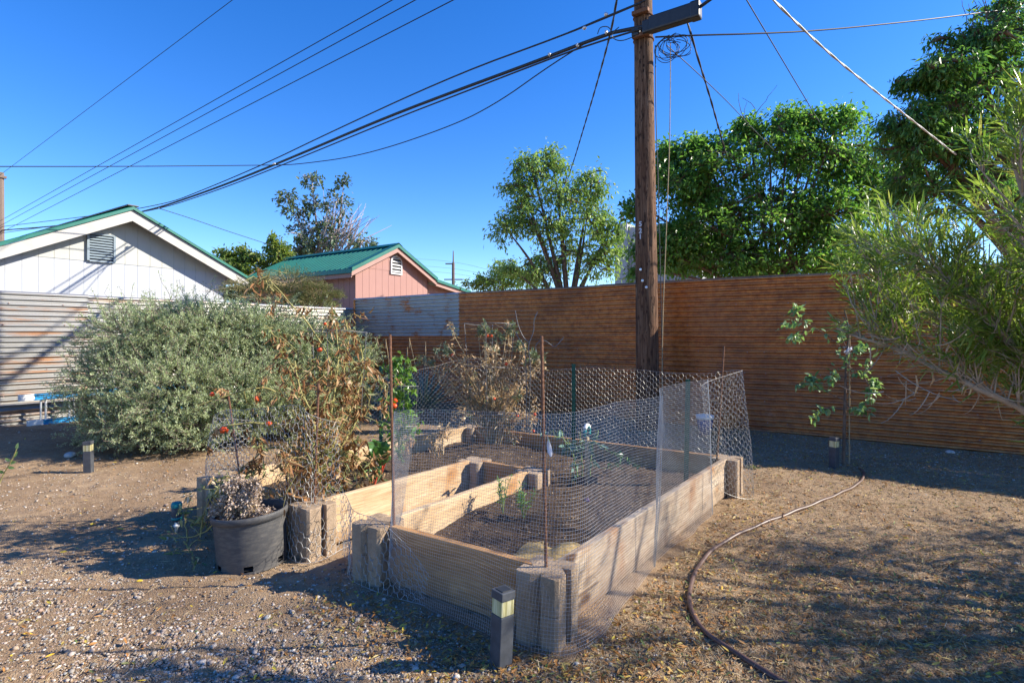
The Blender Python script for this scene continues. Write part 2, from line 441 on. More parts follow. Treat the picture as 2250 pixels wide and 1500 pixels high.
    M['poplar'] = leafmat('grey_green_tree_leaf', [(0.0, (0.058, 0.104, 0.052)), (0.6, (0.111, 0.163, 0.078)), (1.0, (0.195, 0.234, 0.117))], 0.3, 0.45, 0.4)
    M['olive'] = leafmat('olive_leaf', [(0.0, (0.106, 0.131, 0.044)), (0.6, (0.169, 0.194, 0.075)), (1.0, (0.250, 0.237, 0.112))], 0.3, 0.55, 0.3)
    M['ailan'] = leafmat('yellow_green_leaf', [(0.0, (0.106, 0.182, 0.038)), (0.6, (0.192, 0.288, 0.054)), (1.0, (0.365, 0.365, 0.077))], 0.45, 0.45, 0.4)
    M['sage'] = leafmat('sage_leaf', [(0.0, (0.29, 0.36, 0.18)), (0.5, (0.45, 0.53, 0.30)), (1.0, (0.62, 0.68, 0.45))], 0.38, 0.6, 0.3, 1.05)
    M['willow'] = leafmat('willow_leaf', [(0.0, (0.105, 0.195, 0.032)), (0.5, (0.205, 0.315, 0.055)), (0.9, (0.31, 0.40, 0.105)), (1.0, (0.42, 0.37, 0.12))], 0.5, 0.33, 0.55)
    M['dry'] = leafmat('dry_leaf', [(0.0, (0.32, 0.19, 0.10)), (0.4, (0.52, 0.34, 0.19)), (0.75, (0.66, 0.49, 0.31)), (1.0, (0.76, 0.63, 0.45))], 0.25, 0.75, 0.2, 1.0)
    M['brown_dry'] = leafmat('brown_dry_leaf', [(0.0, (0.14, 0.062, 0.025)), (0.45, (0.29, 0.145, 0.062)), (0.8, (0.42, 0.26, 0.13)), (1.0, (0.56, 0.43, 0.27))], 0.25, 0.75, 0.2, 1.0)
    M['grey_dry'] = leafmat('grey_dry_flower', [(0.0, (0.27, 0.19, 0.14)), (0.5, (0.48, 0.37, 0.29)), (1.0, (0.68, 0.58, 0.49))], 0.2, 0.8, 0.2, 1.0)
    M['tom'] = leafmat('tomato_leaf', [(0.0, (0.094, 0.144, 0.048)), (0.6, (0.206, 0.244, 0.100)), (1.0, (0.362, 0.362, 0.175))], 0.3, 0.6, 0.3)
    M['tomgrey'] = leafmat('grey_tomato_leaf', [(0.0, (0.13, 0.175, 0.10)), (1.0, (0.24, 0.29, 0.19))], 0.3, 0.6, 0.3)
    M['pepper'] = leafmat('pepper_leaf', [(0.0, (0.075, 0.188, 0.027)), (0.6, (0.144, 0.294, 0.050)), (1.0, (0.250, 0.413, 0.088))], 0.4, 0.35, 0.5)
    M['chard'] = leafmat('chard_leaf', [(0.0, (0.035, 0.105, 0.031)), (1.0, (0.098, 0.210, 0.056))], 0.25, 0.35, 0.5)
    M['apple'] = leafmat('sapling_leaf', [(0.0, (0.115, 0.230, 0.077)), (0.6, (0.230, 0.374, 0.144)), (1.0, (0.422, 0.557, 0.269))], 0.40, 0.35, 0.5)
    M['yucca'] = leafmat('blue_green_spike', [(0.0, (0.072, 0.150, 0.124)), (1.0, (0.156, 0.260, 0.215))], 0.1, 0.55, 0.3)
    M['tomstem'] = plain('tomato_stem', (0.27, 0.24, 0.085), 0.7, 0, 0.3, 0.3, 30)
    M['drystem'] = plain('dry_stem', (0.36, 0.27, 0.155), 0.8, 0, 0.2, 0.3, 30)
    M['greenstem'] = plain('green_stem', (0.16, 0.23, 0.07), 0.6)
    M['redstem'] = plain('chard_stem', (0.50, 0.075, 0.035), 0.45)
    M['tomato'] = plain('tomato_skin', (0.62, 0.075, 0.012), 0.25, 0, 0.5, 0.25, 25)
    M['purple'] = plain('purple_flower', (0.25, 0.16, 0.42), 0.7)
    M['burlap'] = plain('burlap', (0.40, 0.29, 0.13), 0.9, 0, 0.1, 0.35, 40, 0.5)
    M['tagpaper'] = plain('plant_tag', (0.50, 0.51, 0.56), 0.6, 0, 0.3, 0.06)
    M['stone'] = plain('pale_stone', (0.42, 0.45, 0.44), 0.8, 0, 0.2, 0.15, 12, 0.2)
    M['white_stone'] = plain('white_stone', (0.58, 0.52, 0.47), 0.8, 0, 0.2, 0.15, 12, 0.2)
build_materials()
# ------------------------------------------------------------------ camera, light, sky
cd = bpy.data.cameras.new('Camera'); cam = bpy.data.objects.new('Camera', cd); COL.objects.link(cam)
cam.location = (0, 0, CAM_H); cam.rotation_euler = (math.radians(90), 0, TH)
cd.sensor_width = 36.0; cd.lens = 36.0 * FPX / 2250.0; cd.shift_y = -15.0 / 2250.0
cd.clip_start = 0.05; cd.clip_end = 2000
scene.camera = cam
SUN_EL, SUN_AZ_OFF = math.radians(31), math.radians(3.5)
sh = RT * math.cos(SUN_AZ_OFF) + FW * math.sin(SUN_AZ_OFF)
SUN = sh * math.cos(SUN_EL) + UP * math.sin(SUN_EL)
ld = bpy.data.lights.new('Sun', 'SUN'); lo = bpy.data.objects.new('Sun', ld); COL.objects.link(lo)
ld.energy = 4.8; ld.angle = math.radians(0.5); ld.color = (1.0, 0.915, 0.775)
lo.rotation_euler = Vector([float(c) for c in SUN]).to_track_quat('Z', 'Y').to_euler()
world = bpy.data.worlds.new('World'); scene.world = world; world.use_nodes = True
wn = world.node_tree; bg = wn.nodes['Background']
sky = wn.nodes.new('ShaderNodeTexSky'); sky.sky_type = 'NISHITA'; sky.sun_disc = False
sky.sun_elevation = SUN_EL; sky.sun_rotation = math.atan2(SUN[0], SUN[1])
sky.altitude = 1200; sky.air_density = 0.95; sky.dust_density = 0.3; sky.ozone_density = 2.6
hs = wn.nodes.new('ShaderNodeHueSaturation'); hs.inputs['Saturation'].default_value = 1.35; hs.inputs['Hue'].default_value = 0.513
wn.links.new(sky.outputs[0], hs.inputs['Color']); wn.links.new(hs.outputs[0], bg.inputs['Color'])
bg.inputs['Strength'].default_value = 0.128
vs = scene.view_settings; scene.display_settings.display_device = 'sRGB'
vs.view_transform = 'Standard'; vs.look = 'None'; vs.gamma = 1.0; vs.exposure = 1.2
scene.cycles.max_bounces = 7; scene.cycles.transparent_max_bounces = 8
scene.cycles.use_denoising = True

# ------------------------------------------------------------------ ground
def hg(x, y):
    t = np.clip((-np.asarray(x) - 6.0) / 3.0, 0, 1); t = t * t * (3 - 2 * t)
    near = np.exp(-((x + 2) ** 2 + (y - 3) ** 2) / 60.0)
    n = 0.010 * np.sin(1.7 * x + .5) * np.sin(2.1 * y) + 0.006 * np.sin(5.3 * x + 1 + y) * np.sin(4.7 * y + 2) + 0.004 * np.sin(11 * x - 3 * y) * np.sin(9 * y + 1.3 * x)
    return 0.095 * t + n * near

def axis_lines(a, b, step, far):
    o = np.array([0.3, 0.7, 1.5, 3, 6, 12, 25, 50, 100, 200, 400.0])
    o = o[o <= far]
    return np.concatenate([(a - o)[::-1], np.arange(a, b + 1e-6, step), b + o])
def sig_r(x, y): return .25 + .75 / (1 + np.exp(-3 * (x * RT[0] + y * RT[1] - .2)))
gx, gy = np.meshgrid(axis_lines(-10.0, 3.5, 0.032, 400), axis_lines(-0.5, 8.0, 0.032, 400), indexing='ij')
gz = hg(gx, gy)
inn = (gx > -10) & (gx < 3.5) & (gy > -.5) & (gy < 8)
clod = np.clip(np.sin(23 * gx + 3 * np.sin(11 * gy)) * np.sin(19 * gy + 2.5 * np.sin(13 * gx)) - .45, 0, 1) * (np.sin(3.1 * gx + 1) * np.sin(2.7 * gy) > -.2)
gz = gz + inn * (rng.normal(0, 0.0036, gz.shape) + .016 * clod * sig_r(gx, gy))
g = MB(); grid(g, gx, gy, gz)
ground = g.build('ground', M['soil'], smooth=True); tag(ground, 'dry tan garden soil with grit and litter', 'ground', kind='structure')

BX0, BX1, BY0, BY1 = -3.80, -1.05, 1.98, 4.62
def in_bed(x, y, m=0.06):
    return (x > BX0 - m) & (x < BX1 + m) & (y > BY0 - m - .06) & (y < BY1 + m) & ~((x > -2.56 + m) & (x < -2.2 - m) & (y < 3.3 - m))

def scatter(n, dens):
    """random ground spots in the part of the yard the camera can see"""
    out = np.zeros((0, 2))
    while len(out) < n:
        d = 1.15 / np.maximum(1 - rng.random(n * 2) * 0.87, .02); u = rng.uniform(-1.2, 1.2, n * 2)
        r = u * d
        x = r * RT[0] + d * FW[0]; y = r * RT[1] + d * FW[1]
        ok = (x > -9.1) & (x < 4) & (y < 7.7) & ~in_bed(x, y) & (rng.random(len(x)) < dens(x, y, r, d))
        out = np.concatenate([out, np.stack([x, y], -1)[ok]])
    return out[:n]

def region(n, x0, x1, y0, y1):
    q = np.column_stack([rng.uniform(x0, x1, n), rng.uniform(y0, y1, n)]); return q[~in_bed(q[:, 0], q[:, 1])]
def sig(x): return 1 / (1 + np.exp(-x))
_ico = bmesh.new(); bmesh.ops.create_icosphere(_ico, subdivisions=1, radius=1.0); _ico.verts.ensure_lookup_table()
ICO_V = np.array([tuple(v.co) for v in _ico.verts]); ICO_F = np.array([[v.index for v in f.verts] for f in _ico.faces]); _ico.free()
_ico2 = bmesh.new(); bmesh.ops.create_icosphere(_ico2, subdivisions=3, radius=1.0); _ico2.verts.ensure_lookup_table()
ICO2_V = np.array([tuple(v.co) for v in _ico2.verts]); ICO2_F = np.array([[v.index for v in f.verts] for f in _ico2.faces]); _ico2.free()

def blobs(mb, P, S, squash=(1, .8, .55), V=ICO_V, F=ICO_F, jit=0.18):
    N = len(P); nv = len(V)
    a = rng.uniform(0, 2 * math.pi, N); c, s = np.cos(a), np.sin(a)
    v = V[None] * (np.array(squash) * rng.uniform(.75, 1.25, (N, 3)))[:, None] * (1 + rng.uniform(-jit, jit, (N, nv, 1)))
    x = v[..., 0] * c[:, None] - v[..., 1] * s[:, None]; y = v[..., 0] * s[:, None] + v[..., 1] * c[:, None]
    v = np.stack([x, y, v[..., 2]], -1) * np.asarray(S)[:, None, None] + P[:, None]
    f = F[None] + (np.arange(N) * nv)[:, None, None]
    mb.add(v.reshape(-1, 3), f.reshape(-1, 3))

def gravel_d(x, y, r, d):
    patch = 0.5 + 0.5 * np.sin(2.3 * x + 1.2 * np.sin(3.1 * y)) * np.sin(2.9 * y + 1.1 * x)
    left = sig((-r + 0.15) * 3.2) * (0.18 + 0.82 * patch ** 1.4)
    near = sig((2.9 - d) * 2.0)
    return np.clip(left * (0.35 + 0.65 * near) + 0.045 + 0.30 * sig((y - 6.0) * 6), 0, 1)
xy = np.concatenate([scatter(80000, gravel_d), region(6000, -3.4, 2.6, 5.7, 7.68), region(11000, -2.6, 2.6, 6.3, 7.68), region(3500, -9, -3.9, 1.2, 7.0), region(1500, -1, 3, 3, 5.8)])
sz = np.clip(rng.lognormal(math.log(0.0039), 0.46, len(xy)), 0.0025, 0.017)
P = np.column_stack([xy, hg(xy[:, 0], xy[:, 1]) + sz * 0.22])
g = MB(); blobs(g, P, sz)
tag(g.build('gravel', M['pebble'], smooth=True), 'loose grey, white and pinkish pea gravel over soil', 'gravel', kind='stuff')

def flat_leaves(mb, xy, L, Wd, lift=0.008, tilt=0.35, detail=1, curl=0.2, z=None):
    N = len(xy); a = rng.uniform(0, 2 * math.pi, N)
    D = np.stack([np.cos(a), np.sin(a), rng.normal(0, tilt * .6, N)], -1)
    U = np.stack([rng.normal(0, tilt, N), rng.normal(0, tilt, N), np.ones(N)], -1)
    zz = (hg(xy[:, 0], xy[:, 1]) if z is None else z) + lift * rng.uniform(.4, 1.6, N)
    leaves(mb, np.column_stack([xy, zz]), D, U, L, Wd, 0.3, curl * rng.uniform(-.5, 1, N), detail)

def right_d(x, y, r, d):
    patch = 0.5 + 0.5 * np.sin(3.7 * x + 2 * np.sin(2.2 * y)) * np.sin(3.3 * y + 0.7)
    return np.clip(sig((r - 0.25) * 3.0) * (0.35 + 0.65 * patch) + 0.05 + 0.4 * sig((y - 6.0) * 6), 0, 1)
xy = scatter(88000, right_d); g = MB()
flat_leaves(g, xy, rng.uniform(.012, .050, len(xy)), rng.uniform(.0010, .0036, len(xy)), 0.007, 0.32)
for (n, a) in ((9000, (-3.4, 2.6, 5.5, 7.68)), (16000, (-1.0, 3.0, 2.6, 5.8)), (6000, (-9, -4, 1.5, 7.5))):
    xy = region(n, *a); flat_leaves(g, xy, rng.uniform(.015, .07, len(xy)), rng.uniform(.0016, .0045, len(xy)), 0.008, 0.35)
xy = scatter(2600, lambda x, y, r, d: 0.6 + 0 * r)
flat_leaves(g, xy, rng.uniform(.03, .11, len(xy)), rng.uniform(.0014, .003, len(xy)), 0.007, 0.2)
tag(g.build('dry_straw', M['straw']), 'bleached grass clippings and straw lying on the soil', 'straw', kind='stuff')

def litter_d(x, y, r, d):
    bed = np.exp(-((x + 0.75) / 0.25) ** 2) * (y > 1.5) * (y < 4.6) + np.exp(-((y - 1.7) / 0.2) ** 2) * (x > -2.3) * (x < -.9)
    patch = np.exp(-((r - 1.75) ** 2 / .5 + (d - 2.6) ** 2 / .25)) * 1.4
    return np.clip(0.06 + 0.16 * sig((r - .3) * 3) + 0.75 * bed + patch + .3 * sig((y - 6.2) * 6), 0, 1)
xy = scatter(14500, litter_d); g = MB()
flat_leaves(g, xy, rng.uniform(.014, .042, len(xy)), rng.uniform(.006, .013, len(xy)), 0.009, 0.4, 2, 0.5)
for (n, a) in ((5200, (-3.4, 2.6, 5.55, 7.68)), (2600, (-1.0, 3.0, 3.0, 5.8)), (1500, (-9, -4, 2.5, 7.5))):
    xy = region(n, *a); flat_leaves(g, xy, rng.uniform(.016, .05, len(xy)), rng.uniform(.006, .014, len(xy)), 0.010, 0.45, 2, 0.5)
tag(g.build('fallen_leaves', M['litter']), 'small brown and orange leaves dropped on the soil', 'leaf litter', kind='stuff')
xy = scatter(420, lambda x, y, r, d: .35 + .4 * sig(r * 2)); g = MB()
flat_leaves(g, xy, rng.uniform(.022, .05, len(xy)), rng.uniform(.008, .015, len(xy)), 0.010, 0.35, 2, 0.3)
tag(g.build('yellow_leaves', M['yellow_leaf']), 'bright yellow leaves sprinkled over the yard', 'leaf litter', kind='stuff')

# ------------------------------------------------------------------ corrugated fences
PITCH, AMP = 0.0675, 0.0150
def sheet_mesh(u0, u1, z0, z1, off, seed, wob=0.004):
    r = np.random.default_rng(seed)
    nz = int((z1 - z0) / PITCH * 10) + 1
    z = np.linspace(z0, z1, nz); u = np.linspace(u0, u1, 13)
    U, Z = np.meshgrid(u, z, indexing='ij')
    w = off + AMP * np.sin(2 * math.pi * Z / PITCH) + wob * np.sin(1.9 * U + seed) * np.sin(2.6 * Z + seed * 1.7)
    Z = Z + 0.004 * np.sin(U * 1.1 + seed)
    return U, w, Z

def screws(mb, pts, nvec):
    nvec = np.asarray(nvec, float); up = UP; t = np.cross(nvec, up)
    a = np.arange(6) / 6 * 2 * math.pi
    for p in pts:
        ring = p + 0.0085 * (np.cos(a)[:, None] * t + np.sin(a)[:, None] * up)
        v = np.concatenate([ring, ring * 0.35 + p * .65 + nvec * 0.006])
        i = np.arange(6); j = (i + 1) % 6
        mb.add(v, [np.stack([i, j, j + 6, i + 6], -1), np.array([[6, 7, 8, 9, 10, 11]])], 1)

FY, FX = 7.74, -9.2
fr = thing('corrugated_fence', (-9.2, FY, 0), 'tall rusty brown corrugated metal fence running behind the utility pole', 'fence')
sd = 1
def x_sheet(x0, x1, z0, z1, off, matname, label=None):
    global sd; sd += 1
    U, w, Z = sheet_mesh(x0, x1, z0, z1, off, sd)
    g = MB(); grid(g, U, FY - w, Z, flip=False); pts = []
    for z in (z0 + PITCH * 2.25, z0 + PITCH * 6.25):
        for x in np.arange(x0 + .12, x1, 0.62):
            pts.append(np.array([x + rng.normal(0, .02), FY - off - AMP - .004, z]))
    screws(g, pts, (0, -1, 0))
    o = g.build('metal_sheet', [M[matname], M['screw']], fr, smooth=True)
    if label: o['label'] = label
x_sheet(-9.19, -6.36, 1.225, 2.005, 0.012, 'galv_x', 'silver galvanised sheet with rust specks near the corner')
for k, (a, b) in enumerate(((-6.37, -3.6), (-3.62, -.9), (-.92, 1.9), (1.88, 4.6), (4.58, 7.4))):
    x_sheet(a, b, 1.225, 2.005 + .004 * (k % 2), 0.010 + .004 * (k % 2), 'rust_x')
for k, (a, b) in enumerate(((-9.19, -6.9), (-6.92, -4.1), (-4.12, -1.4), (-1.42, 1.3), (1.28, 4.0), (3.98, 7.4))):
    x_sheet(a, b, 0.60, 1.245, 0.002 + .003 * (k % 2), 'rust_x')
    x_sheet(a + .25 * (k > 0), b + .25, -.03, 0.625, -.006 + .003 * (k % 2), 'rust_x')
g = MB(); bevel_box(g, (-9.15, FY - .02, .98), (.05, .012, 2.0), .003); g.build('corner_angle', M['rust_x'], fr)
for x in np.arange(-9.0, 7.5, 2.4):
    g = MB(); bevel_box(g, (x, FY + .075, 0.95), (.07, .07, 2.0), .006); g.build('fence_post', M['rust_x'], fr)

fl = thing('corrugated_fence', (FX, -3.0, 0), 'sunlit silver corrugated metal fence in front of the white shed', 'fence')
def y_sheet(y0, y1, z0, z1, off, matname):
    global sd; sd += 1
    U, w, Z = sheet_mesh(y0, y1, z0, z1, off, sd)
    g = MB(); grid(g, FX + w, U, Z, flip=False)
    pts = [np.array([FX + off + AMP + .004, y + rng.normal(0, .02), z]) for z in (z0 + PITCH * 2.25, z0 + PITCH * 6.25) for y in np.arange(y0 + .15, y1, .6)]
    screws(g, pts, (1, 0, 0)); g.build('metal_sheet', [M[matname], M['screw']], fl, smooth=True)
for k, (a, b) in enumerate(((-3.0, .3), (.28, 3.1), (3.08, 5.6), (5.58, 7.72))):
    y_sheet(a, b, 1.225, 1.80, .012 + .003 * (k % 2), 'galv_y' if k else 'mixed_y')
    y_sheet(a - .2 * (k > 0), b - .2 * (k < 3), 0.64, 1.245, .003 + .003 * (k % 2), 'mixed_y')
    y_sheet(a, b, 0.05, 0.66, -.006 + .003 * (k % 2), 'mixed_y' if k != 1 else 'mixed_y')
for y in np.arange(-2.8, 7.7, 2.4):
    g = MB(); bevel_box(g, (FX - .075, y, 0.9), (.07, .07, 1.75), .006); g.build('fence_post', M['rust_x'], fl)

# ------------------------------------------------------------------ buildings
def slab(mb, p, q, yz_dir, t, mi=0):
    pass

def roof_plane(mb, x0, x1, ya, za, yb, zb, thick, rib=0.23, ribh=0.018):
    """ribbed steel roof slope from ridge (ya,za) to eave (yb,zb), ribs run down the slope; x from x0 to x1"""
    n = max(2, int(abs(x1 - x0) / rib))
    xs, hs_ = [], []
    for i in range(n):
        a = x0 + (x1 - x0) * i / n; s = (x1 - x0) / n
        xs += [a, a + s * .72, a + s * .78, a + s * .92, a + s * .98]; hs_ += [0, 0, ribh, ribh, 0]
    xs.append(x1); hs_.append(0)
    xs = np.array(xs); hs_ = np.array(hs_)
    t = np.array([yb - ya, zb - za]); L = np.hypot(*t); nx = np.array([-t[1], t[0]]) / L
    if nx[1] < 0: nx = -nx
    T = np.linspace(0, 1, 4)
    X = np.repeat(xs[:, None], 4, 1)
    Y = ya + (yb - ya) * T[None] + nx[0] * hs_[:, None]; Z = za + (zb - za) * T[None] + nx[1] * hs_[:, None]
    grid(mb, X, Y, Z)
    grid(mb, X, Y - nx[0] * thick, Z - nx[1] * thick - 0 * Z, flip=True)
    # closing strips at the edges
    for sl in ((0,), (-1,)):
        i = sl[0]
        v = np.stack([np.stack([X[i], Y[i], Z[i]], -1), np.stack([X[i], Y[i] - nx[0] * thick, Z[i] - nx[1] * thick], -1)], 0)
        grid(mb, v[..., 0], v[..., 1], v[..., 2])
    e = np.stack([np.stack([X[:, -1], Y[:, -1], Z[:, -1]], -1), np.stack([X[:, -1], Y[:, -1] - nx[0] * thick, Z[:, -1] - nx[1] * thick], -1)], 0)
    grid(mb, e[..., 0], e[..., 1], e[..., 2])

def beam(mb, p, q, h, t, down=True):
    """a plank from p to q standing in the plane x=const: h tall (downwards), t thick along x"""
    p = np.asarray(p, float); q = np.asarray(q, float)
    v = []
    for a in (p, q):
        for dx in (-t / 2, t / 2):
            for dz in (0, -h):
                v.append(a + np.array([dx, 0, dz]))
    mb.add(v, np.array([[0, 1, 3, 2], [4, 6, 7, 5], [0, 4, 5, 1], [2, 3, 7, 6], [0, 2, 6, 4], [1, 5, 7, 3]]))

def gable_wall(mb, x, y0, y1, zb, zeave_fn, groove, zt_cap=None, depth=0.006, gw=0.009):
    """grooved vertical siding: strips between grooves from zb up to zeave_fn(y)"""
    n = int(round((y1 - y0) / groove))
    ys = []
    for i in range(n):
        a = y0 + (y1 - y0) * i / n; b = y0 + (y1 - y0) * (i + 1) / n
        ys += [(a + gw / 2, 0), (b - gw / 2, 0), (b - gw / 2 + .003, -depth), (b + gw / 2 - .003, -depth)]
    ys = [(y0, 0)] + ys + [(y1, 0)]
    Y = np.array([a for a, _ in ys]); D = np.array([d for _, d in ys])
    top = np.array([zeave_fn(a) for a in Y])
    if zt_cap is not None: top = np.minimum(top, zt_cap)
    keep = top > zb + .001
    Yg = np.repeat(Y[:, None], 2, 1); Zg = np.stack([np.full_like(top, zb), np.maximum(top, zb)], 1); Xg = x + np.repeat(D[:, None], 2, 1)
    grid(mb, Xg, Yg, Zg)

# white shed
AY, AZ, SL = 5.355, 3.97, 0.493
EY0, EY1 = 2.70, 8.01
ws = thing('white_shed', (-13.85, 5.35, 0), 'white shed with green roof edge and a louvred gable vent behind the left fence', 'shed')
fz = lambda y: AZ - .10 - SL * abs(y - AY)
g = MB(); gable_wall(g, -13.86, 3.1, 7.6, 0.0, fz, 0.25, 2.80); g.build('lower_wall', M['white_siding'], ws)['label'] = 'bright white lower siding'
g = MB(); gable_wall(g, -13.85, 3.1, 7.6, 2.79, fz, 0.25); g.build('upper_wall', M['cream_siding'], ws)['label'] = 'cream upper siding'
g = MB()
bevel_box(g, (-17, 3.12, 1.4), (6.24, .05, 2.75)); bevel_box(g, (-17, 7.58, 1.4), (6.24, .05, 2.75)); bevel_box(g, (-20.1, 5.35, 1.4), (.05, 4.4, 2.75))
g.build('side_wall', M['white_siding'], ws)
g = MB()
roof_plane(g, -20.3, -13.47, AY, AZ + .03, EY1 + .03, AZ + .03 - SL * (EY1 + .03 - AY), .035)
roof_plane(g, -20.3, -13.47, AY, AZ + .03, EY0 - .03, AZ + .03 - SL * (AY - EY0 + .03), .035)
rf = g.build('roof', M['green_roof'], ws)
g = MB(); beam(g, (-13.45, AY, AZ + .035), (-13.45, EY1 + .03, AZ + .035 - SL * (EY1 + .03 - AY)), .065, .03)
beam(g, (-13.45, AY, AZ + .035), (-13.45, EY0 - .03, AZ + .035 - SL * (AY - EY0 + .03)), .065, .03); g.build('roof_edge_trim', M['green_roof'], rf)
g = MB(); bevel_box(g, (-16.9, AY, AZ + .055), (6.9, .22, .03), .008); g.build('ridge_cap', M['black'], rf)
g = MB(); beam(g, (-13.5, AY, AZ - .035), (-13.5, EY1, AZ - .035 - SL * (EY1 - AY)), .235, .035)
g.build('bargeboard', M['fascia'], ws)
g = MB(); beam(g, (-13.5, AY, AZ - .035), (-13.5, EY0, AZ - .035 - SL * (AY - EY0)), .235, .035); g.build('bargeboard', M['fascia'], ws)
# soffit behind the bargeboards
g = MB()
for yb in (EY0, EY1):
    zb = AZ - .09 - SL * abs(yb - AY)
    v = [(-13.52, AY, AZ - .09), (-13.52, yb, zb), (-20.2, yb, zb), (-20.2, AY, AZ - .09)]
    g.add(v, np.array([[0, 1, 2, 3]]))
g.build('soffit', M['fascia'], ws)
vt = MB(); vy0, vy1, vz0, vz1 = 4.66, 5.14, 2.80, 3.37
for (yy, zz, sy, sz_) in ((vy0, (vz0 + vz1) / 2, .045, vz1 - vz0), (vy1, (vz0 + vz1) / 2, .045, vz1 - vz0), ((vy0 + vy1) / 2, vz0, vy1 - vy0 - .045, .04), ((vy0 + vy1) / 2, vz1, vy1 - vy0 - .045, .04)):
    bevel_box(vt, (-13.83, yy, zz), (.06, sy, sz_), .004)
vo = vt.build('gable_vent', M['vent_blue'], ws)
g = MB(); bevel_box(g, (-13.845, (vy0 + vy1) / 2, (vz0 + vz1) / 2), (.012, vy1 - vy0 - .05, vz1 - vz0 - .05)); g.build('vent_shade_panel', M['vent_dark'], vo)  # dark sheet painted as the shade behind the louvres
for i in range(9):
    g = MB(); z = vz0 + .055 + i * (vz1 - vz0 - .07) / 9
    bevel_box(g, (-13.82, (vy0 + vy1) / 2, z + .012), (.012, vy1 - vy0 - .05, .042), .002, np.array([[math.cos(.7), 0, math.sin(.7)], [0, 1, 0], [-math.sin(.7), 0, math.cos(.7)]]).T)
    g.build('louvre', M['vent_blue'], vo)

# pink house
ph = thing('pink_house', (-13.25, 12.8, 0), 'pink house with ribbed green metal roof and arched white gable vent', 'house')
PY, PZ, PS = 12.74, 4.12, 0.497
pfz = lambda y: PZ - .10 - PS * abs(y - PY)
g = MB(); gable_wall(g, -13.25, 11.22, 14.42, 0.0, pfz, .27, 3.32); g.build('lower_wall', M['pink_siding'], ph)
g = MB(); gable_wall(g, -13.242, 11.22, 14.42, 3.30, pfz, .27); g.build('gable_wall', M['pink_siding'], ph)
g = MB()   # side wall facing the yard, grooves along x
n = 22
for i in range(n):
    x0 = -13.26 - i * .26
    bevel_box(g, (x0 - .13, 11.235, 1.58), (.25, .03, 3.15), .003)
bevel_box(g, (-16.1, 11.25, 1.58), (5.6, .02, 3.14))
g.build('side_wall', M['pink_siding'], ph)
g = MB(); bevel_box(g, (-16, 14.4, 1.6), (5.5, .04, 3.1)); bevel_box(g, (-18.7, 12.8, 1.6), (.05, 3.1, 3.1)); g.build('rear_wall', M['pink_siding'], ph)
g = MB(); roof_plane(g, -18.95, -13.0, PY, PZ, 10.88, PZ - PS * (PY - 10.88), .03, .23, .022)
roof_plane(g, -18.95, -13.0, PY, PZ, 14.6, PZ - PS * (14.6 - PY), .03, .23, .022); prf = g.build('roof', M['green_roof'], ph)
g = MB()
beam(g, (-12.98, PY, PZ + .035), (-12.98, 14.62, PZ + .035 - PS * (14.62 - PY)), .11, .03); beam(g, (-12.98, PY, PZ + .035), (-12.98, 10.86, PZ + .035 - PS * (PY - 10.86)), .11, .03)
a = PS; L = 1.9
for s, ye in ((1, 14.62), (-1, 10.86)):
    v = [(-12.965, PY, PZ + .045), (-12.965, ye, PZ + .045 - PS * abs(ye - PY)), (-13.16, ye, PZ + .045 - PS * abs(ye - PY)), (-13.16, PY, PZ + .045)]
    g.add(v, np.array([[0, 1, 2, 3]]))
g.build('rake_trim', M['green_roof'], prf)
g = MB()
for s in (1, -1):
    v = [(-12.96, PY, PZ + .075), (-12.96, PY + s * .17, PZ + .075 - .17 * PS - .02), (-19, PY + s * .17, PZ + .075 - .17 * PS - .02), (-19, PY, PZ + .075)]
    g.add(v, np.array([[0, 1, 2, 3]]))
g.build('ridge_cap', M['green_roof'], prf)
g = MB(); bevel_box(g, (-15.97, 10.865, PZ - PS * (PY - 10.88) - .07), (5.95, .02, .13), .003); g.build('eave_trim', M['green_roof'], prf)
for ye in (14.6, 10.88):
    g = MB(); beam(g, (-13.03, PY, PZ - .075), (-13.03, ye, PZ - .075 - PS * abs(ye - PY)), .15, .035); g.build('bargeboard', M['pink_trim'], ph)
g = MB(); bevel_box(g, (-15.98, 10.93, PZ - PS * 1.86 - .20), (5.8, .03, .12), .003); g.build('eave_board', M['pink_trim'], ph)
g = MB()
for ye in (14.58, 10.9):
    zb = PZ - .12 - PS * abs(ye - PY)
    g.add([(-13.04, PY, PZ - .12), (-13.04, ye, zb), (-18.9, ye, zb), (-18.9, PY, PZ - .12)], np.array([[0, 1, 2, 3]]))
g.build('soffit', M['pink_trim'], ph)
# arched vent
g = MB(); cy, z0, z1, hw = 12.87, 3.20, 3.62, .25
arc = [(cy - hw, z0), (cy + hw, z0)] + [(cy + hw * math.cos(t), z1 + hw * .75 * math.sin(t)) for t in np.linspace(0, math.pi, 13)]
arc = np.array(arc); inn_ = np.array([(cy + (y - cy) * .80, z0 + .05 + (z - z0) * .84) for y, z in arc]); K = len(arc)
v = np.concatenate([np.column_stack([np.full(K, -13.20), arc]), np.column_stack([np.full(K, -13.20), inn_]), np.column_stack([np.full(K, -13.25), arc])])
i = np.arange(K); j = (i + 1) % K
g.add(v, np.concatenate([np.stack([i, j, j + K, i + K], -1), np.stack([i, i + 2 * K, j + 2 * K, j], -1)]))
pv = g.build('gable_vent', M['vent_white'], ph)
g = MB(); g.add(np.column_stack([np.full(K, -13.228), inn_]), np.arange(K)[None]); g.build('vent_shade_panel', M['vent_dark'], pv)  # arched dark sheet, shade inside this vent put into its colour
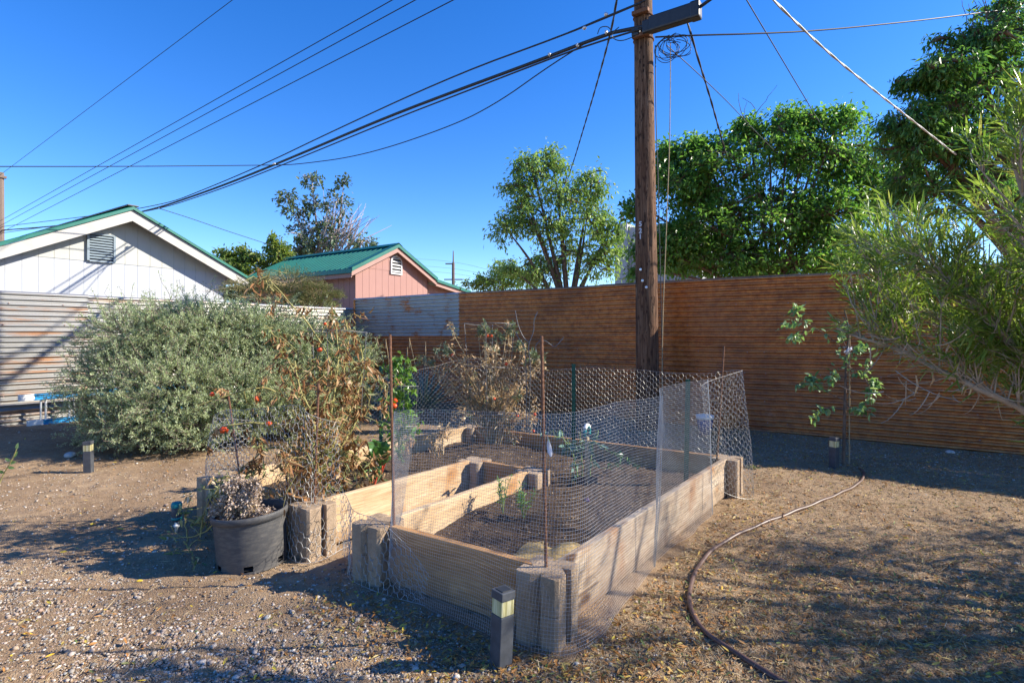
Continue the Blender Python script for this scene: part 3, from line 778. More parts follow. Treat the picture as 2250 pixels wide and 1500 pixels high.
for k in range(6):
    z = z0 + .10 + k * .105; hw2 = hw * .8 if z < z1 else hw * .8 * math.sqrt(max(0.05, 1 - ((z - z1) / (hw * .75)) ** 2))
    g = MB(); bevel_box(g, (-13.212, cy, z), (.012, hw2 * 2, .06), .002, np.array([[.8, 0, -.6], [0, 1, 0], [.6, 0, .8]])); g.build('louvre', M['vent_white'], pv)
# lean-to on the far side
g = MB(); roof_plane(g, -18.5, -13.02, 14.5, 3.16, 16.5, 2.87, .03); lt = g.build('lean_to_roof', M['green_roof'], ph)
g = MB(); beam(g, (-13.0, 14.56, 3.19), (-13.0, 16.5, 2.90), .10, .03); g.build('rake_trim', M['green_roof'], lt)
g = MB(); beam(g, (-13.06, 14.56, 3.09), (-13.06, 16.45, 2.80), .13, .03); g.build('bargeboard', M['pink_trim'], ph)
g = MB(); gable_wall(g, -13.35, 14.45, 16.2, 0, lambda y: 3.03 - .146 * (y - 14.5), .27); g.build('lean_to_wall', M['pink_siding'], ph)

# tall grey building far behind
gb = thing('grey_building', (-9.5, 30, 0), 'tall plain grey building wall behind the utility pole', 'building')
g = MB(); bevel_box(g, (-11.83, 30.5, 3.6), (.7, 5.0, 7.25), .02); bevel_box(g, (-9.6, 30.62, 3.5), (3.74, 4.8, 7.0), .02); g.build('wall', M['stucco'], gb)
g = MB()
for k in range(24):
    bevel_box(g, (-11.38 + k * .16, 28.20, 2.75), (.12, .03, 5.5), .008)
g.build('ribbed_panel', M['stucco_rib'], gb)
g = MB(); bevel_box(g, (-9.5, 28.18, 5.62), (3.9, .08, .14), .01); g.build('panel_header', M['fascia'], gb)

# ------------------------------------------------------------------ raised bed
bed = thing('raised_bed', (-2.4, 3.2, 0), 'U-shaped raised garden bed of timber boards slotted into concrete corner blocks', 'raised bed')
def block(cx, cy, z, rot=0.0):
    """concrete planter block: square with a board slot in the middle of each side"""
    h, s, d, c = .098, .024, .042, .012     # half size, half slot, slot depth, corner chamfer
    q = [(h, s), (h, h - c), (h - c, h), (s, h), (s, h - d)]
    pts = []
    for k in range(4):
        a = k * math.pi / 2
        for (x, y) in [(h - d, s)] + q[:4]:
            X, Y = x, y
            pts.append((X * math.cos(a) - Y * math.sin(a), X * math.sin(a) + Y * math.cos(a)))
    p = np.array(pts); n = len(p); R = rotz(rot)[:2, :2]; p = p @ R.T
    g = MB(); rings = []
    for (zz, sc) in ((0, .985), (.006, 1), (.143, 1), (.149, .985)):
        rings.append(np.column_stack([p * sc + (cx, cy), np.full(n, z + zz)]))
    v = np.concatenate(rings); i = np.arange(n); j = (i + 1) % n
    g.add(v, [np.concatenate([np.stack([i + k * n, j + k * n, j + (k + 1) * n, i + (k + 1) * n], -1) for k in range(3)]),
              (np.arange(n) + 3 * n)[None], np.arange(n)[::-1][None]])
    return g.build('corner_block', M['block'], bed)
CB = dict(c1=(-1.158, 1.977), c2=(-1.035, 4.55), c3=(-2.165, 1.985), c4=(-2.09, 3.36), c5=(-2.63, 3.38), c6=(-2.74, 2.01), c7=(-3.80, 2.03), c8=(-3.62, 4.58))
CROT = dict(c1=.02, c2=-.03, c3=.05, c4=-.02, c5=.03, c6=-.04, c7=.04, c8=.02)
for k, (x, y) in CB.items():
    z = float(hg(x, y)) - .012
    block(x, y, z, CROT[k]); block(x + rng.normal(0, .003), y + rng.normal(0, .003), z + .151, CROT[k] + rng.normal(0, .02))
def board(a, b, matname, z0=0.012, z1=.292, label=None):
    a = np.array([*CB[a], 0.0]); b = np.array([*CB[b], 0.0]); u = nrm(b - a); L = np.linalg.norm(b - a) - .126
    c = (a + b) / 2
    g = MB(); bevel_box(g, (0, 0, 0), (L, .038, z1 - z0), .004)
    v = g.v[0]; v[:, 2] += .004 * np.sin(v[:, 0] * 2.1) ; v[:, 1] += .004 * np.sin(v[:, 0] * 1.7 + 1)
    mw = Matrix.Translation((c[0], c[1], (z0 + z1) / 2)) @ Matrix.Rotation(math.atan2(u[1], u[0]), 4, 'Z')
    o = g.build('board', M[matname], bed, xf=mw)
    if label: o['label'] = label
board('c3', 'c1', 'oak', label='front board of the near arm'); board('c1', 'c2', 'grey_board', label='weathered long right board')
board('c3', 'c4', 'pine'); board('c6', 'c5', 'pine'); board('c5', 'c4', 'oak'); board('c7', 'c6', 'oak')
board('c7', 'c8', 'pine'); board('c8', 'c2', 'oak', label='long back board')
# filling soil
sx, sy = np.meshgrid(np.arange(-3.80, -1.02, .03), np.arange(1.97, 4.62, .03), indexing='ij')
def zsoil(x, y):
    b = .155 + .025 * np.sin(3.1 * x + 1) * np.sin(2.7 * y) + .012 * np.sin(9 * x + 2 * y) * np.sin(8 * y - x)
    b = b + .05 * np.exp(-((x + 1.9) ** 2 + (y - 3.9) ** 2) / .35) - .07 * np.exp(-((x + 1.55) ** 2 / .3 + (y - 2.35) ** 2 / .12)) + .05 * np.exp(-((x + 3.1) ** 2 + (y - 4.1) ** 2) / .2)
    b = b - .03 * np.exp(-((y - 4.5) / .12) ** 2)
    return b
sz_ = zsoil(sx, sy) + rng.normal(0, .004, sx.shape)
n_, m_ = sx.shape
idx = np.arange(n_ * m_).reshape(n_, m_)
q = np.stack([idx[:-1, :-1], idx[1:, :-1], idx[1:, 1:], idx[:-1, 1:]], -1).reshape(-1, 4)
cx_ = (sx[:-1, :-1] + .015).ravel(); cy_ = (sy[:-1, :-1] + .015).ravel()
xl = np.interp(cy_, [2.03, 4.58], [-3.80, -3.62]); xr = np.interp(cy_, [1.977, 4.55], [-1.158, -1.035])
key = (cx_ > np.interp(cy_, [2, 3.38], [-2.74, -2.63])) & (cx_ < np.interp(cy_, [2, 3.36], [-2.165, -2.09])) & (cy_ < 3.37)
q = q[(cx_ > xl) & (cx_ < xr) & ~key]
g = MB(); g.add(np.stack([sx, sy, sz_], -1).reshape(-1, 3), q)
tag(g.build('garden_soil', M['bed_soil'], smooth=True), 'dark garden soil filling the raised bed', 'soil', kind='structure')
x = rng.uniform(-3.7, -1.12, 16000); y = rng.uniform(2.05, 4.5, 16000)
k = ~((x > -2.74) & (x < -2.08) & (y < 3.42)); x, y = x[k], y[k]
g = MB(); flat_leaves(g, np.column_stack([x, y]), rng.uniform(.008, .035, len(x)), rng.uniform(.002, .008, len(x)), .007, .5, 1, .2, z=zsoil(x, y))
tag(g.build('bark_mulch', M['mulch']), 'dark bark mulch and straw bits on the bed soil', 'mulch', kind='stuff')
# ------------------------------------------------------------------ utility pole
PB = np.array([-2.60, 7.05, 0.0]); PT = PB + np.array([-.11, -.02, 10.2])
def pole_at(z): return PB + (PT - PB) * (z / 10.2)
def pole_r(z): return 0.152 - 0.0062 * z
pole = thing('utility_pole', PB, 'tall weathered wooden utility pole numbered 521 in front of the rusty fence', 'utility pole')
g = MB(); zz = np.linspace(-.1, 10.2, 150); K = 40
a = np.arange(K) / K * 2 * math.pi
A, Z = np.meshgrid(a, zz)
r = np.array([pole_r(z) for z in zz])[:, None] * (1 + .018 * np.sin(3 * A + .4 * Z) + .010 * np.sin(9 * A + .15 * Z) + rng.normal(0, .008, A.shape) * (rng.random(A.shape) < .35))
for th0 in (3.9, 4.35, 5.0, 5.45):      # long drying cracks
    r = r - .016 * np.exp(-((A - th0 - .05 * np.sin(Z * 1.3 + th0)) / .035) ** 2) * (np.sin(Z * .9 + th0 * 3) > -.4)
cx = np.array([pole_at(z)[0] for z in zz])[:, None]; cy = np.array([pole_at(z)[1] for z in zz])[:, None]
v = np.stack([cx + r * np.cos(A), cy + r * np.sin(A), Z], -1); idx = np.arange(v.shape[0] * K).reshape(-1, K); nx = np.roll(idx, -1, 1)
g.add(v.reshape(-1, 3), [np.stack([idx[:-1], nx[:-1], nx[1:], idx[1:]], -1).reshape(-1, 4), idx[-1][None]])
g.build('shaft', M['pole'], pole, smooth=True)
FACE = rotaxes(RT, UP)      # x to the right of the view; y into it
def on_pole(px, py):
    """a spot on the camera side of the shaft"""
    z = CAM_H - (py - HY) / FPX * 7.1; c = pole_at(z); rr = pole_r(z) + .004
    dirc = np.array([0, 0, 0.]) - np.array([c[0], c[1], 0]); dirc = nrm(dirc)
    side = np.array([-dirc[1], dirc[0], 0])        # to the right as seen by the camera
    d0 = float(c @ FW); off = (px - CX) / FPX * (d0 - rr) - float(c @ RT)
    off = max(-.9 * rr, min(.9 * rr, off))
    n = nrm(dirc * math.sqrt(rr * rr - off * off) + side * off)
    return np.array([c[0], c[1], z]) + n * rr, n
def text_mesh(body, size, depth):
    cu = bpy.data.curves.new('digit', 'FONT'); cu.body = body; cu.size = size; cu.extrude = depth
    cu.align_x = 'CENTER'; cu.align_y = 'CENTER'
    cu.bevel_depth = .003
    o = bpy.data.objects.new('digit', cu); COL.objects.link(o)
    dg = bpy.context.evaluated_depsgraph_get(); me = bpy.data.meshes.new_from_object(o.evaluated_get(dg))
    bpy.data.objects.remove(o); bpy.data.curves.remove(cu)
    return me
for ch, py in (('5', 489), ('2', 504), ('1', 517)):
    p, n = on_pole(1413, py)
    me = text_mesh(ch, .088, .002); me.materials.append(M['tagpaper'])
    o = bpy.data.objects.new('number_plate', me); COL.objects.link(o)
    x = nrm(np.cross(UP, n)); R = np.stack([x, UP, n], 1)
    o.matrix_basis = Matrix([[*R[0], p[0]], [*R[1], p[1]], [*R[2], p[2]], [0, 0, 0, 1]])
    o.parent = pole; o.matrix_parent_inverse = base_mat(pole).inverted(); o['label'] = 'metal digit ' + ch
for px, py in ((1414, 590), (1418, 615), (1426, 630)):
    p, n = on_pole(px, py); x = nrm(np.cross(UP, n)); aa = np.arange(12) / 12 * 2 * math.pi
    g = MB()
    for r0, h0, r1, h1 in ((.017, 0, .017, .006), (.017, .006, .005, .008)):
        v = np.concatenate([p + r0 * (np.cos(aa)[:, None] * x + np.sin(aa)[:, None] * UP) + n * h0, p + r1 * (np.cos(aa)[:, None] * x + np.sin(aa)[:, None] * UP) + n * h1])
        i = np.arange(12); j = (i + 1) % 12
        g.add(v, [np.stack([i, j, j + 12, i + 12], -1), (np.arange(12) + 12)[None]])
    g.build('washer', M['alu'], pole)
# strap irons that carry the cables
for z in (5.12, 5.42):
    c = pole_at(z); g = MB(); aa = np.linspace(0, 2 * math.pi, 25)
    ring = np.stack([c[0] + (pole_r(z) + .008) * np.cos(aa), c[1] + (pole_r(z) + .008) * np.sin(aa), np.full(25, z)], -1)
    tubes(g, ring, .010, 6); bevel_box(g, c + np.array([.02, -.16, 0]), (.22, .06, .05), .006)
    g.build('cable_bracket', M['rebar'], pole)
# black terminal box hung on the cable beside the pole
tb = thing('terminal_box', pole_at(5.2) + np.array([.42, -.16, 0]), 'long black cable terminal box fixed beside the top of the pole', 'terminal box')
c = pole_at(5.17) + np.array([.43, -.18, .02])
g = MB(); bevel_box(g, c, (.56, .12, .19), .02); g.build('housing', M['black'], tb)
g = MB(); bevel_box(g, c + np.array([.30, 0, .0]), (.12, .135, .205), .02); g.build('end_cap', M['black'], tb)
g = MB(); bevel_box(g, c + np.array([-.32, 0, -.01]), (.10, .10, .16), .02); g.build('end_cap', M['black'], tb)
g = MB(); bevel_box(g, c + np.array([-.47, .02, -.02]), (.10, .09, .11), .015); g.build('cable_gland', M['black'], tb)

# ------------------------------------------------------------------ wires
def wire(pts, r, label, mat='cable', twist=0.0, name='overhead_cable', group='overhead cables', n=60, cat='cable'):
    """pts: list of (px, py, depth) guide points"""
    P3 = np.array([W(*p) for p in pts])
    path = resample(smooth_path(P3, 3), n)
    g = MB()
    if twist:
        s = np.concatenate([[0], np.cumsum(np.linalg.norm(np.diff(path, axis=0), axis=1))])
        u = np.linspace(0, s[-1], int(s[-1] / twist * 8) + 8); path = np.stack([np.interp(u, s, path[:, i]) for i in range(3)], -1)
        t = nrm(np.gradient(path, axis=0)); a = nrm(np.cross(t, UP)); b = np.cross(t, a)
        ph_ = 2 * math.pi * u / twist
        for sgn in (0, math.pi):
            tubes(g, path + r * .6 * (np.cos(ph_ + sgn)[:, None] * a + np.sin(ph_ + sgn)[:, None] * b), r, 6)
    else:
        tubes(g, path, r, 6)
    o = g.build(name, M[mat], smooth=True)
    return tag(o, label, cat, group)
wire([(1418, 58, 7.1), (1340, 72, 7.45), (1275, 98, 7.75), (1160, 142, 8.4), (1050, 182, 9.0), (850, 257, 10.4), (640, 347, 12.1), (480, 412, 14.2), (322, 466, 17.0), (160, 494, 20.5), (4, 506, 24)], .024, 'thickest black cable, running low from the pole to behind the white shed')
wire([(1410, 64, 7.1), (1275, 104, 7.75), (1050, 191, 9.0), (850, 268, 10.4), (640, 355, 12.1), (480, 418, 14.2), (322, 469, 17.0), (4, 512, 24)], .012, 'thin black cable slung just under the thickest cable')
wire([(1410, 6, 7.1), (1250, 74, 7.75), (1000, 164, 9.2), (700, 303, 11.6), (600, 352, 12.4), (470, 408, 14.2), (345, 457, 17.0), (4, 498, 24)], .012, 'black cable running parallel just above the thickest cable')
wire([(1418, 2, 7.1), (1330, 38, 7.4), (1270, 64, 7.7), (1250, 72, 7.75)], .012, 'short black cable end clamped close to the pole')
wire([(1290, 93, 7.7), (1200, 150, 8.5), (1100, 222, 9.4), (1000, 275, 10.2), (800, 342, 11.4), (650, 362, 12.0), (600, 363, 12.3), (300, 366, 10.6), (-60, 366, 9.0)], .009, 'thin sagging black cable crossing level to the left edge of the picture')
wire([(350, 458, 16.0), (420, 480, 17), (500, 508, 18.2), (600, 540, 20)], .010, 'short thin cable dropping right behind the pink house trees')
for k, (a, b, lab) in enumerate((((1396, -300, 7.3), (10, 480, 24), 'upper of the three parallel thin power lines to the left pole'),
                                 ((1396, -262, 7.3), (8, 492, 24), 'middle of the three parallel thin power lines to the left pole'),
                                 ((1396, -205, 7.3), (8, 508, 24), 'lowest of the three parallel thin power lines to the left pole'))):
    P3 = [np.array(a), np.array(b)]; q = []
    A3, B3 = W(*a), W(*b)
    g = MB(); t = np.linspace(0, 1, 40)[:, None]
    path = A3 + (B3 - A3) * t - UP * (0.55 * 4 * t * (1 - t)) * .0
    tubes(g, path, .009, 5); tag(g.build('power_line', M['cable']), lab, 'cable', 'overhead cables')
g = MB(); A3, B3 = W(1400, -669, 7.3), W(-12, 394, 24); t = np.linspace(0, 1, 30)[:, None]
tubes(g, A3 + (B3 - A3) * t, .008, 5); tag(g.build('power_line', M['cable']), 'highest thin power line, crossing the top left corner of the sky', 'cable', 'overhead cables')
wire([(1362, -40, 7.0), (1355, 2, 7.3), (1343, 70, 8.2), (1310, 190, 10.5), (1280, 290, 13), (1262, 350, 15), (1240, 415, 18)], .011, 'twisted service cable dropping left of the pole into the light green tree', twist=.95)
wire([(1500, 20, 7.0), (1514, 60, 7.1), (1528, 110, 7.4), (1545, 165, 7.9), (1562, 220, 8.6), (1580, 285, 9.6), (1597, 345, 10.8)], .010, 'twisted service cable dropping right of the pole into the big tree', twist=.85)
wire([(1465, 100, 7.0), (1530, 158, 7.6), (1600, 225, 8.6), (1640, 268, 9.4), (1700, 330, 10.8)], .006, 'thin straight cable slanting right from the pole into the big tree')
wire([(1600, -70, 6.6), (1640, 0, 7.2), (1700, 100, 8.3), (1788, 248, 10.6), (1800, 268, 11)], .008, 'thin straight cable entering at the top and ending in the big tree')
wire([(1640, -60, 4.6), (1700, 2, 5.0), (1780, 80, 5.6), (1840, 133, 6.1), (1900, 182, 6.6), (1960, 230, 7.2), (2100, 340, 8.6)], .008, 'pale twisted aluminium cable crossing the sky toward the right tree', mat='pale_cable', twist=.85)
wire([(1440, 82, 7.0), (1520, 78, 7.0), (1650, 75, 7.2), (1800, 68, 7.6), (2000, 48, 8.2), (2130, 32, 8.8), (2300, 10, 9.6)], .010, 'level black cable running from the pole to the right edge')
wire([(1410, -2, 7.05), (1450, -8, 6.95), (1540, -40, 6.7)], .012, 'short black cable passing over the terminal box')
wire([(1535, 18, 6.75), (1560, 0, 6.6), (1640, -60, 6.0)], .020, 'thick black cable leaving the right end of the terminal box')
# loops of slack wire
g = MB()
for k in range(8):
    c0 = pole_at(5.0) + np.array([.25 + .30 * rng.random(), -.22, -.05 - .14 * rng.random()]); a0 = rng.uniform(.10, .24); b0 = rng.uniform(.07, .15)
    t = np.linspace(rng.uniform(0, 2), rng.uniform(5.5, 8.5), 40); tl = rng.uniform(-.5, .5)
    x = a0 * np.cos(t); z = b0 * np.sin(t)
    tubes(g, c0 + np.outer(x * math.cos(tl) - z * math.sin(tl), [1, .1, 0]) + np.outer(x * math.sin(tl) + z * math.cos(tl), UP) + np.outer(t, [0, .012, 0]), .0045, 5)
tag(g.build('slack_wire', M['cable']), 'tangled loops of slack black wire hanging by the terminal box', 'wire')
for k in range(2):
    g = MB()
    lp = [(1360, 60), (1345, 72), (1345, 85), (1365, 92), (1395, 80)] if k else [(1313, 75), (1318, 60), (1335, 58), (1342, 66)]
    tubes(g, resample(smooth_path(np.array([W(x, y, 7.15) for x, y in lp]), 3), 24), .006, 5)
    tag(g.build('wire_loop', M['cable']), ('small black wire loop rising above the thick cable', 'longer black wire loop sagging under the thick cable beside the pole')[k], 'wire')
wire([(1473, 95, 6.95), (1473, 200, 6.95), (1471, 330, 6.95), (1466, 450, 6.95), (1462, 560, 6.95), (1458, 650, 6.95), (1455, 760, 6.95), (1455, 880, 6.95)], .006, 'thin pale ground wire hanging right of the pole', mat='drystem', name='ground_wire', group=None, cat='wire')
wire([(1440, 100, 7.0), (1441, 260, 7.0), (1447, 420, 7.0), (1450, 560, 7.0), (1453, 680, 7.0), (1456, 800, 7.0), (1457, 900, 7.0)], .006, 'thin dark wire running close along the right side of the pole', name='ground_wire', group=None, cat='wire')
# cable clamps
for px, py, d in ((1208, 121, 8.1), (1269, 100, 7.74), (1332, 72, 7.45), (1332, 33, 7.4), (1284, 62, 7.6), (350, 457, 16.2), (602, 360, 12.4)):
    g = MB(); blobs(g, W(px, py, d)[None], np.array([.035]), (1.2, .8, .8), ICO_V, ICO_F, .1)
    labs = {1208: 'small clamp farthest along the thick cable from the pole', 1269: 'small clamp on the thick cable below a hanging loop', 1332: 'small clamp near the pole', 1284: 'small clamp on the upper cable beside a hanging clip', 350: 'small clamp where cables meet above the white shed', 602: 'small clamp where the sagging cable crosses the thick cable'}
    lab = labs[px]
    if px == 1332: lab = 'small clamp on the thick cable nearest the pole' if py > 50 else 'small clamp on the upper cable nearest the pole'
    tag(g.build('cable_clamp', M['alu'], smooth=True), lab, 'clamp', 'cable clamps')

# distant poles
lp = thing('utility_pole', W(2, 740, 24) * [1, 1, 0], 'dark wooden utility pole at the left edge behind the white shed', 'utility pole')
b0 = W(1, 735, 24) * [1, 1, 0]
g = MB(); tubes(g, np.array([b0, b0 + UP * 8.25]), np.array([.16, .12]), 12, caps=True); g.build('shaft', M['grey_wood'], lp)
g = MB(); bevel_box(g, b0 + np.array([.1, 0, 8.05]), (.16, .34, .10), .01); g.build('crossarm', M['grey_wood'], lp)
b0 = W(996, 735, 60) * [1, 1, 0]
dp = thing('utility_pole', b0, 'distant utility pole with two short crossarms right of the pink house', 'utility pole')
g = MB(); tubes(g, np.array([b0, b0 + UP * 9.0]), np.array([.20, .16]), 10, caps=True); g.build('shaft', M['grey_wood'], dp)
g = MB(); tubes(g, np.array([b0 + UP * 8.9, b0 + UP * 10.3]), np.array([.09, .05]), 8, caps=True); g.build('top_pin', M['grey_wood'], dp)
for z, w_, sh_ in ((8.9, 1.0, -.35), (7.2, 2.0, 0.0)):
    g = MB(); bevel_box(g, b0 + UP * z + RT * sh_ * w_, (w_, .14, .12), .01, rotaxes(RT)); g.build('crossarm', M['grey_wood'], dp)
for k, (ya, yb, lab) in enumerate(((570, 596, 'upper faint distant power line'), (585, 606, 'middle faint distant power line'), (596, 616, 'lowest faint distant power line'))):
    P3 = np.array([W(880, ya - 3, 70), W(996, ya + 3, 60), W(1110, yb + 6, 52)]); g = MB(); tubes(g, resample(smooth_path(P3), 20), .012, 4)
    tag(g.build('power_line', M['pale_cable']), lab + ' by the distant pole', 'cable', 'distant power lines')

# ------------------------------------------------------------------ stakes and posts
def rebar(px0, py0, px1, py1, base_xy, z0, label, r=.0058):
    b = np.array([*base_xy, z0]); d = float(b @ FW)
    t = W(px0, py0, d); n = 160; P3 = b + (t - b) * np.linspace(0, 1, n)[:, None]
    rr = r * (1 + .14 * (np.arange(n) % 3 == 0)); rr[-1] = r * .9
    g = MB(); tubes(g, P3, rr, 7, caps=True)
    return tag(g.build('rebar_stake', M['rebar']), label, 'stake', 'rusty rebar stakes')
rebar(857, 735, 873, 1147, (-2.06, 1.995), .02, 'rusty rebar stake at the left end of the front board', .007)
rebar(1190, 738, 1196, 1255, CB['c1'], .02, 'rusty ribbed rebar stake in the nearest corner block', .0068)
rebar(1591, 760, 1598, 1005, (-1.10, 4.43), .02, 'rusty rebar stake in the far right corner block', .007)
rebar(700, 842, 704, 1080, CB['c6'], .02, 'rusty rebar stake buried in the wilted tomato plant', .0065)
rebar(500, 855, 505, 1040, (-3.62, 2.12), .02, 'dark rebar stake left of the wilted tomato plant', .006)
def tpost(xy, ztop, label, lean=(0, 0)):
    b = np.array([*xy, .02]); t = b + np.array([lean[0], lean[1], ztop - .02]); R = rotaxes(RT, UP)
    g = MB(); c = (b + t) / 2; L = np.linalg.norm(t - b); ax = nrm(t - b)
    R = np.stack([RT, np.cross(ax, RT), ax], 1)
    bevel_box(g, c, (.034, .004, L), 0, R); bevel_box(g, c + R[:, 1] * .013, (.004, .022, L), 0, R)
    for z in np.arange(.12, L - .02, .055):
        bevel_box(g, b + ax * z - R[:, 1] * .006, (.012, .008, .022), 0, R)
    return tag(g.build('garden_post', M['tpost']), label, 'post', 'green steel garden posts')
tpost((-3.92, 3.62), .955, 'green steel post beside the leafy green pepper plant')
tpost((-2.37, 4.52), .985, 'green steel post at the middle of the back chicken wire')
tpost((-1.19, 3.98), .93, 'green steel post inside the right board', (.012, .02))

# ------------------------------------------------------------------ wire fences
class Curtain:
    def __init__(s, pts):
        """pts: rows of (x0, y0, z0, x1, y1, z1) bottom and top edge"""
        p = np.asarray(pts, float); p = smooth_path(p, 3)
        q = (p[:, :3] + p[:, 3:]) / 2; d = np.concatenate([[0], np.cumsum(np.linalg.norm(np.diff(q[:, :2], axis=0), axis=1))])
        s.p, s.d, s.L = p, d, d[-1]; s.H = float(np.mean(p[:, 5] - p[:, 2]))
        s.seed = rng.uniform(0, 6, 4)
    def __call__(s, a, v, wob):
        """a metres along, v 0..1 up"""
        c = np.stack([np.interp(a, s.d, s.p[:, i]) for i in range(6)], -1)
        P = c[..., :3] * (1 - v[..., None]) + c[..., 3:] * v[..., None]
        e = 0.02; c2 = np.stack([np.interp(a + e, s.d, s.p[:, i]) for i in range(2)], -1); c1 = np.stack([np.interp(a - e, s.d, s.p[:, i]) for i in range(2)], -1)
        t = nrm(c2 - c1 + 1e-9); n = np.stack([-t[..., 1], t[..., 0], 0 * v], -1)
        w = wob * (np.sin(7 * a + 2.3 * v + s.seed[0]) * .5 + np.sin(3.1 * a - 4 * v + s.seed[1]) * .6 + .4 * np.sin(15 * a + 6 * v + s.seed[2]))
        return P + n * w[..., None] + np.stack([0 * v, 0 * v, .25 * w], -1)
    def square(s, mb, cell, r, wob, step=.012):
        na = int(s.L / cell); nv = int(s.H / cell)
        a = np.arange(na + 1) * cell; v = np.linspace(0, 1, 30)
        A, V = np.meshgrid(a, v, indexing='ij'); tubes(mb, s(A, V, wob), r, 3)
        a = np.linspace(0, na * cell, int(s.L / step)); v = np.arange(nv + 1) / nv
        V, A = np.meshgrid(v, a, indexing='ij'); tubes(mb, s(A, V, wob), r, 3)
    def hexes(s, mb, h, fl, dg, r, wob):
        nr = int(round(s.H / h)); per = fl + dg; n = int(s.L / per)
        for j in range(nr):
            a, v = [], []
            for k in range(n):
                hi = (k + j) % 2
                a += [k * per, k * per + fl * .5, k * per + fl]; v += [(j + hi) * h] * 3
            a = np.array(a); v = np.array(v) / (nr * h)
            Q = s(a, np.clip(v, 0, 1), wob); tubes(mb, Q + rng.normal(0, .0022, Q.shape), r, 3)
        for v0 in (0, 1):
            a = np.linspace(0, s.L, int(s.L / .02)); tubes(mb, s(a, np.full_like(a, v0), wob), r * 1.05, 4)
zf = lambda x, y: float(hg(x, y)) + .005
cl = Curtain([(-2.06, 2.02, .30, -2.20, 2.32, .78), (-2.05, 1.91, .10, -2.10, 2.02, .86), (-1.92, 1.885, .02, -1.93, 1.93, .89), (-1.75, 1.88, .01, -1.75, 2.00, .895), (-1.45, 1.86, .01, -1.42, 1.98, .91),
              (-1.20, 1.82, .01, -1.17, 1.94, .925), (-1.00, 1.86, .01, -1.06, 2.06, .925), (-.97, 2.10, .01, -1.06, 2.30, .925), (-1.00, 2.45, .01, -1.06, 2.60, .925), (-1.01, 2.86, .02, -.985, 2.88, .925)])
g = MB(); cl.square(g, .0127, .00056, .010)
cl2 = Curtain([(-1.01, 2.86, .02, -.985, 2.88, .925), (-1.04, 2.98, .02, -1.06, 2.98, .925), (-1.03, 3.3, .02, -1.14, 3.3, .93), (-1.00, 3.65, .02, -1.07, 3.6, .935), (-.99, 3.93, .02, -1.03, 3.96, .94)])
cl2.square(g, .0127, .00056, .014)
for q_ in (cl, cl2):      # folded edge strands
    for s0 in ((q_.L - .001,) if q_ is cl else (0.003, q_.L - .004, q_.L)):
        v = np.linspace(0, 1, 40); tubes(g, q_(np.full(40, s0), v, .008), .0022, 4)
tag(g.build('hardware_cloth', M['cloth_wire']), 'silver square-mesh hardware cloth wrapped round the near corner of the bed', 'wire mesh')
ch = Curtain([(-3.93, 3.45, 0, -3.85, 3.45, .84), (-3.90, 3.9, 0, -3.78, 3.8, .88), (-3.82, 4.4, 0, -3.80, 4.35, .95), (-3.72, 4.72, 0, -3.70, 4.72, 1.0), (-3.3, 4.74, 0, -3.2, 4.78, .93), (-2.85, 4.73, 0, -2.8, 4.80, .88),
              (-2.4, 4.72, 0, -2.38, 4.74, .955), (-1.9, 4.72, 0, -1.9, 4.78, .925), (-1.4, 4.72, 0, -1.4, 4.76, .91), (-1.05, 4.74, 0, -1.02, 4.74, .96), (-.86, 4.68, 0, -.93, 4.66, .97), (-.84, 4.50, 0, -.95, 4.52, .96), (-.97, 4.30, .05, -1.06, 4.30, .92), (-1.03, 4.0, .25, -1.10, 4.0, .88)])
g = MB(); ch.hexes(g, .024, .019, .011, .00095, .022)
tag(g.build('chicken_wire', M['wire']), 'hexagonal chicken wire standing along the back of the raised bed', 'wire mesh')
ch = Curtain([(-3.92, 2.3, .02, -3.84, 2.3, .62), (-3.90, 1.98, .01, -3.86, 1.98, .68), (-3.6, 1.91, .01, -3.62, 1.96, .75), (-3.2, 1.90, .01, -3.2, 1.98, .80), (-2.86, 1.88, .01, -2.86, 1.98, .85), (-2.64, 1.87, .01, -2.72, 1.96, .80), (-2.60, 1.98, .01, -2.70, 2.06, .76),
              (-2.58, 2.16, .02, -2.78, 2.25, .70)])
g = MB(); ch.hexes(g, .023, .019, .011, .0013, .035)
tag(g.build('chicken_wire', M['wire']), 'crumpled chicken wire wrapped round the wilted tomato plant and left corner block', 'wire mesh')
ch = Curtain([(-2.56, 2.06, .01, -2.60, 2.10, .36), (-2.40, 2.0, .01, -2.42, 2.02, .33), (-2.29, 1.87, .01, -2.28, 1.93, .335), (-2.1, 1.85, .01, -2.1, 1.93, .325), (-1.9, 1.87, .01, -1.9, 1.935, .24), (-1.75, 1.88, .01, -1.76, 1.93, .12)])
g = MB(); ch.hexes(g, .023, .019, .011, .0013, .008)
tag(g.build('chicken_wire', M['wire']), 'low strip of chicken wire stretched across the opening of the U-shaped bed', 'wire mesh')

# ------------------------------------------------------------------ tomato cages and spiral stakes
def cage(c, rtop, h, rings, label, z0=.15, legs=4, rbot=.6):
    t_ = thing('tomato_cage', (*c, z0), label, 'plant cage', 'wire tomato cages')
    for f in rings:
        r = rtop * (rbot + (1 - rbot) * f); a = np.linspace(0, 2 * math.pi, 41)
        g = MB(); tubes(g, np.stack([c[0] + r * np.cos(a), c[1] + r * np.sin(a), z0 + h * f + .012 * np.sin(a + c[0])], -1), .0026, 5); g.build('ring', M['cage'], t_)
    for k in range(legs):
        a = 2 * math.pi * k / legs + .5
        P3 = np.array([[c[0] + rtop * (rbot + (1 - rbot) * f) * math.cos(a), c[1] + rtop * (rbot + (1 - rbot) * f) * math.sin(a), z0 + h * f] for f in (-.1, .3, .65, max(rings))])
        g = MB(); tubes(g, P3, .0026, 5); g.build('leg', M['cage'], t_)
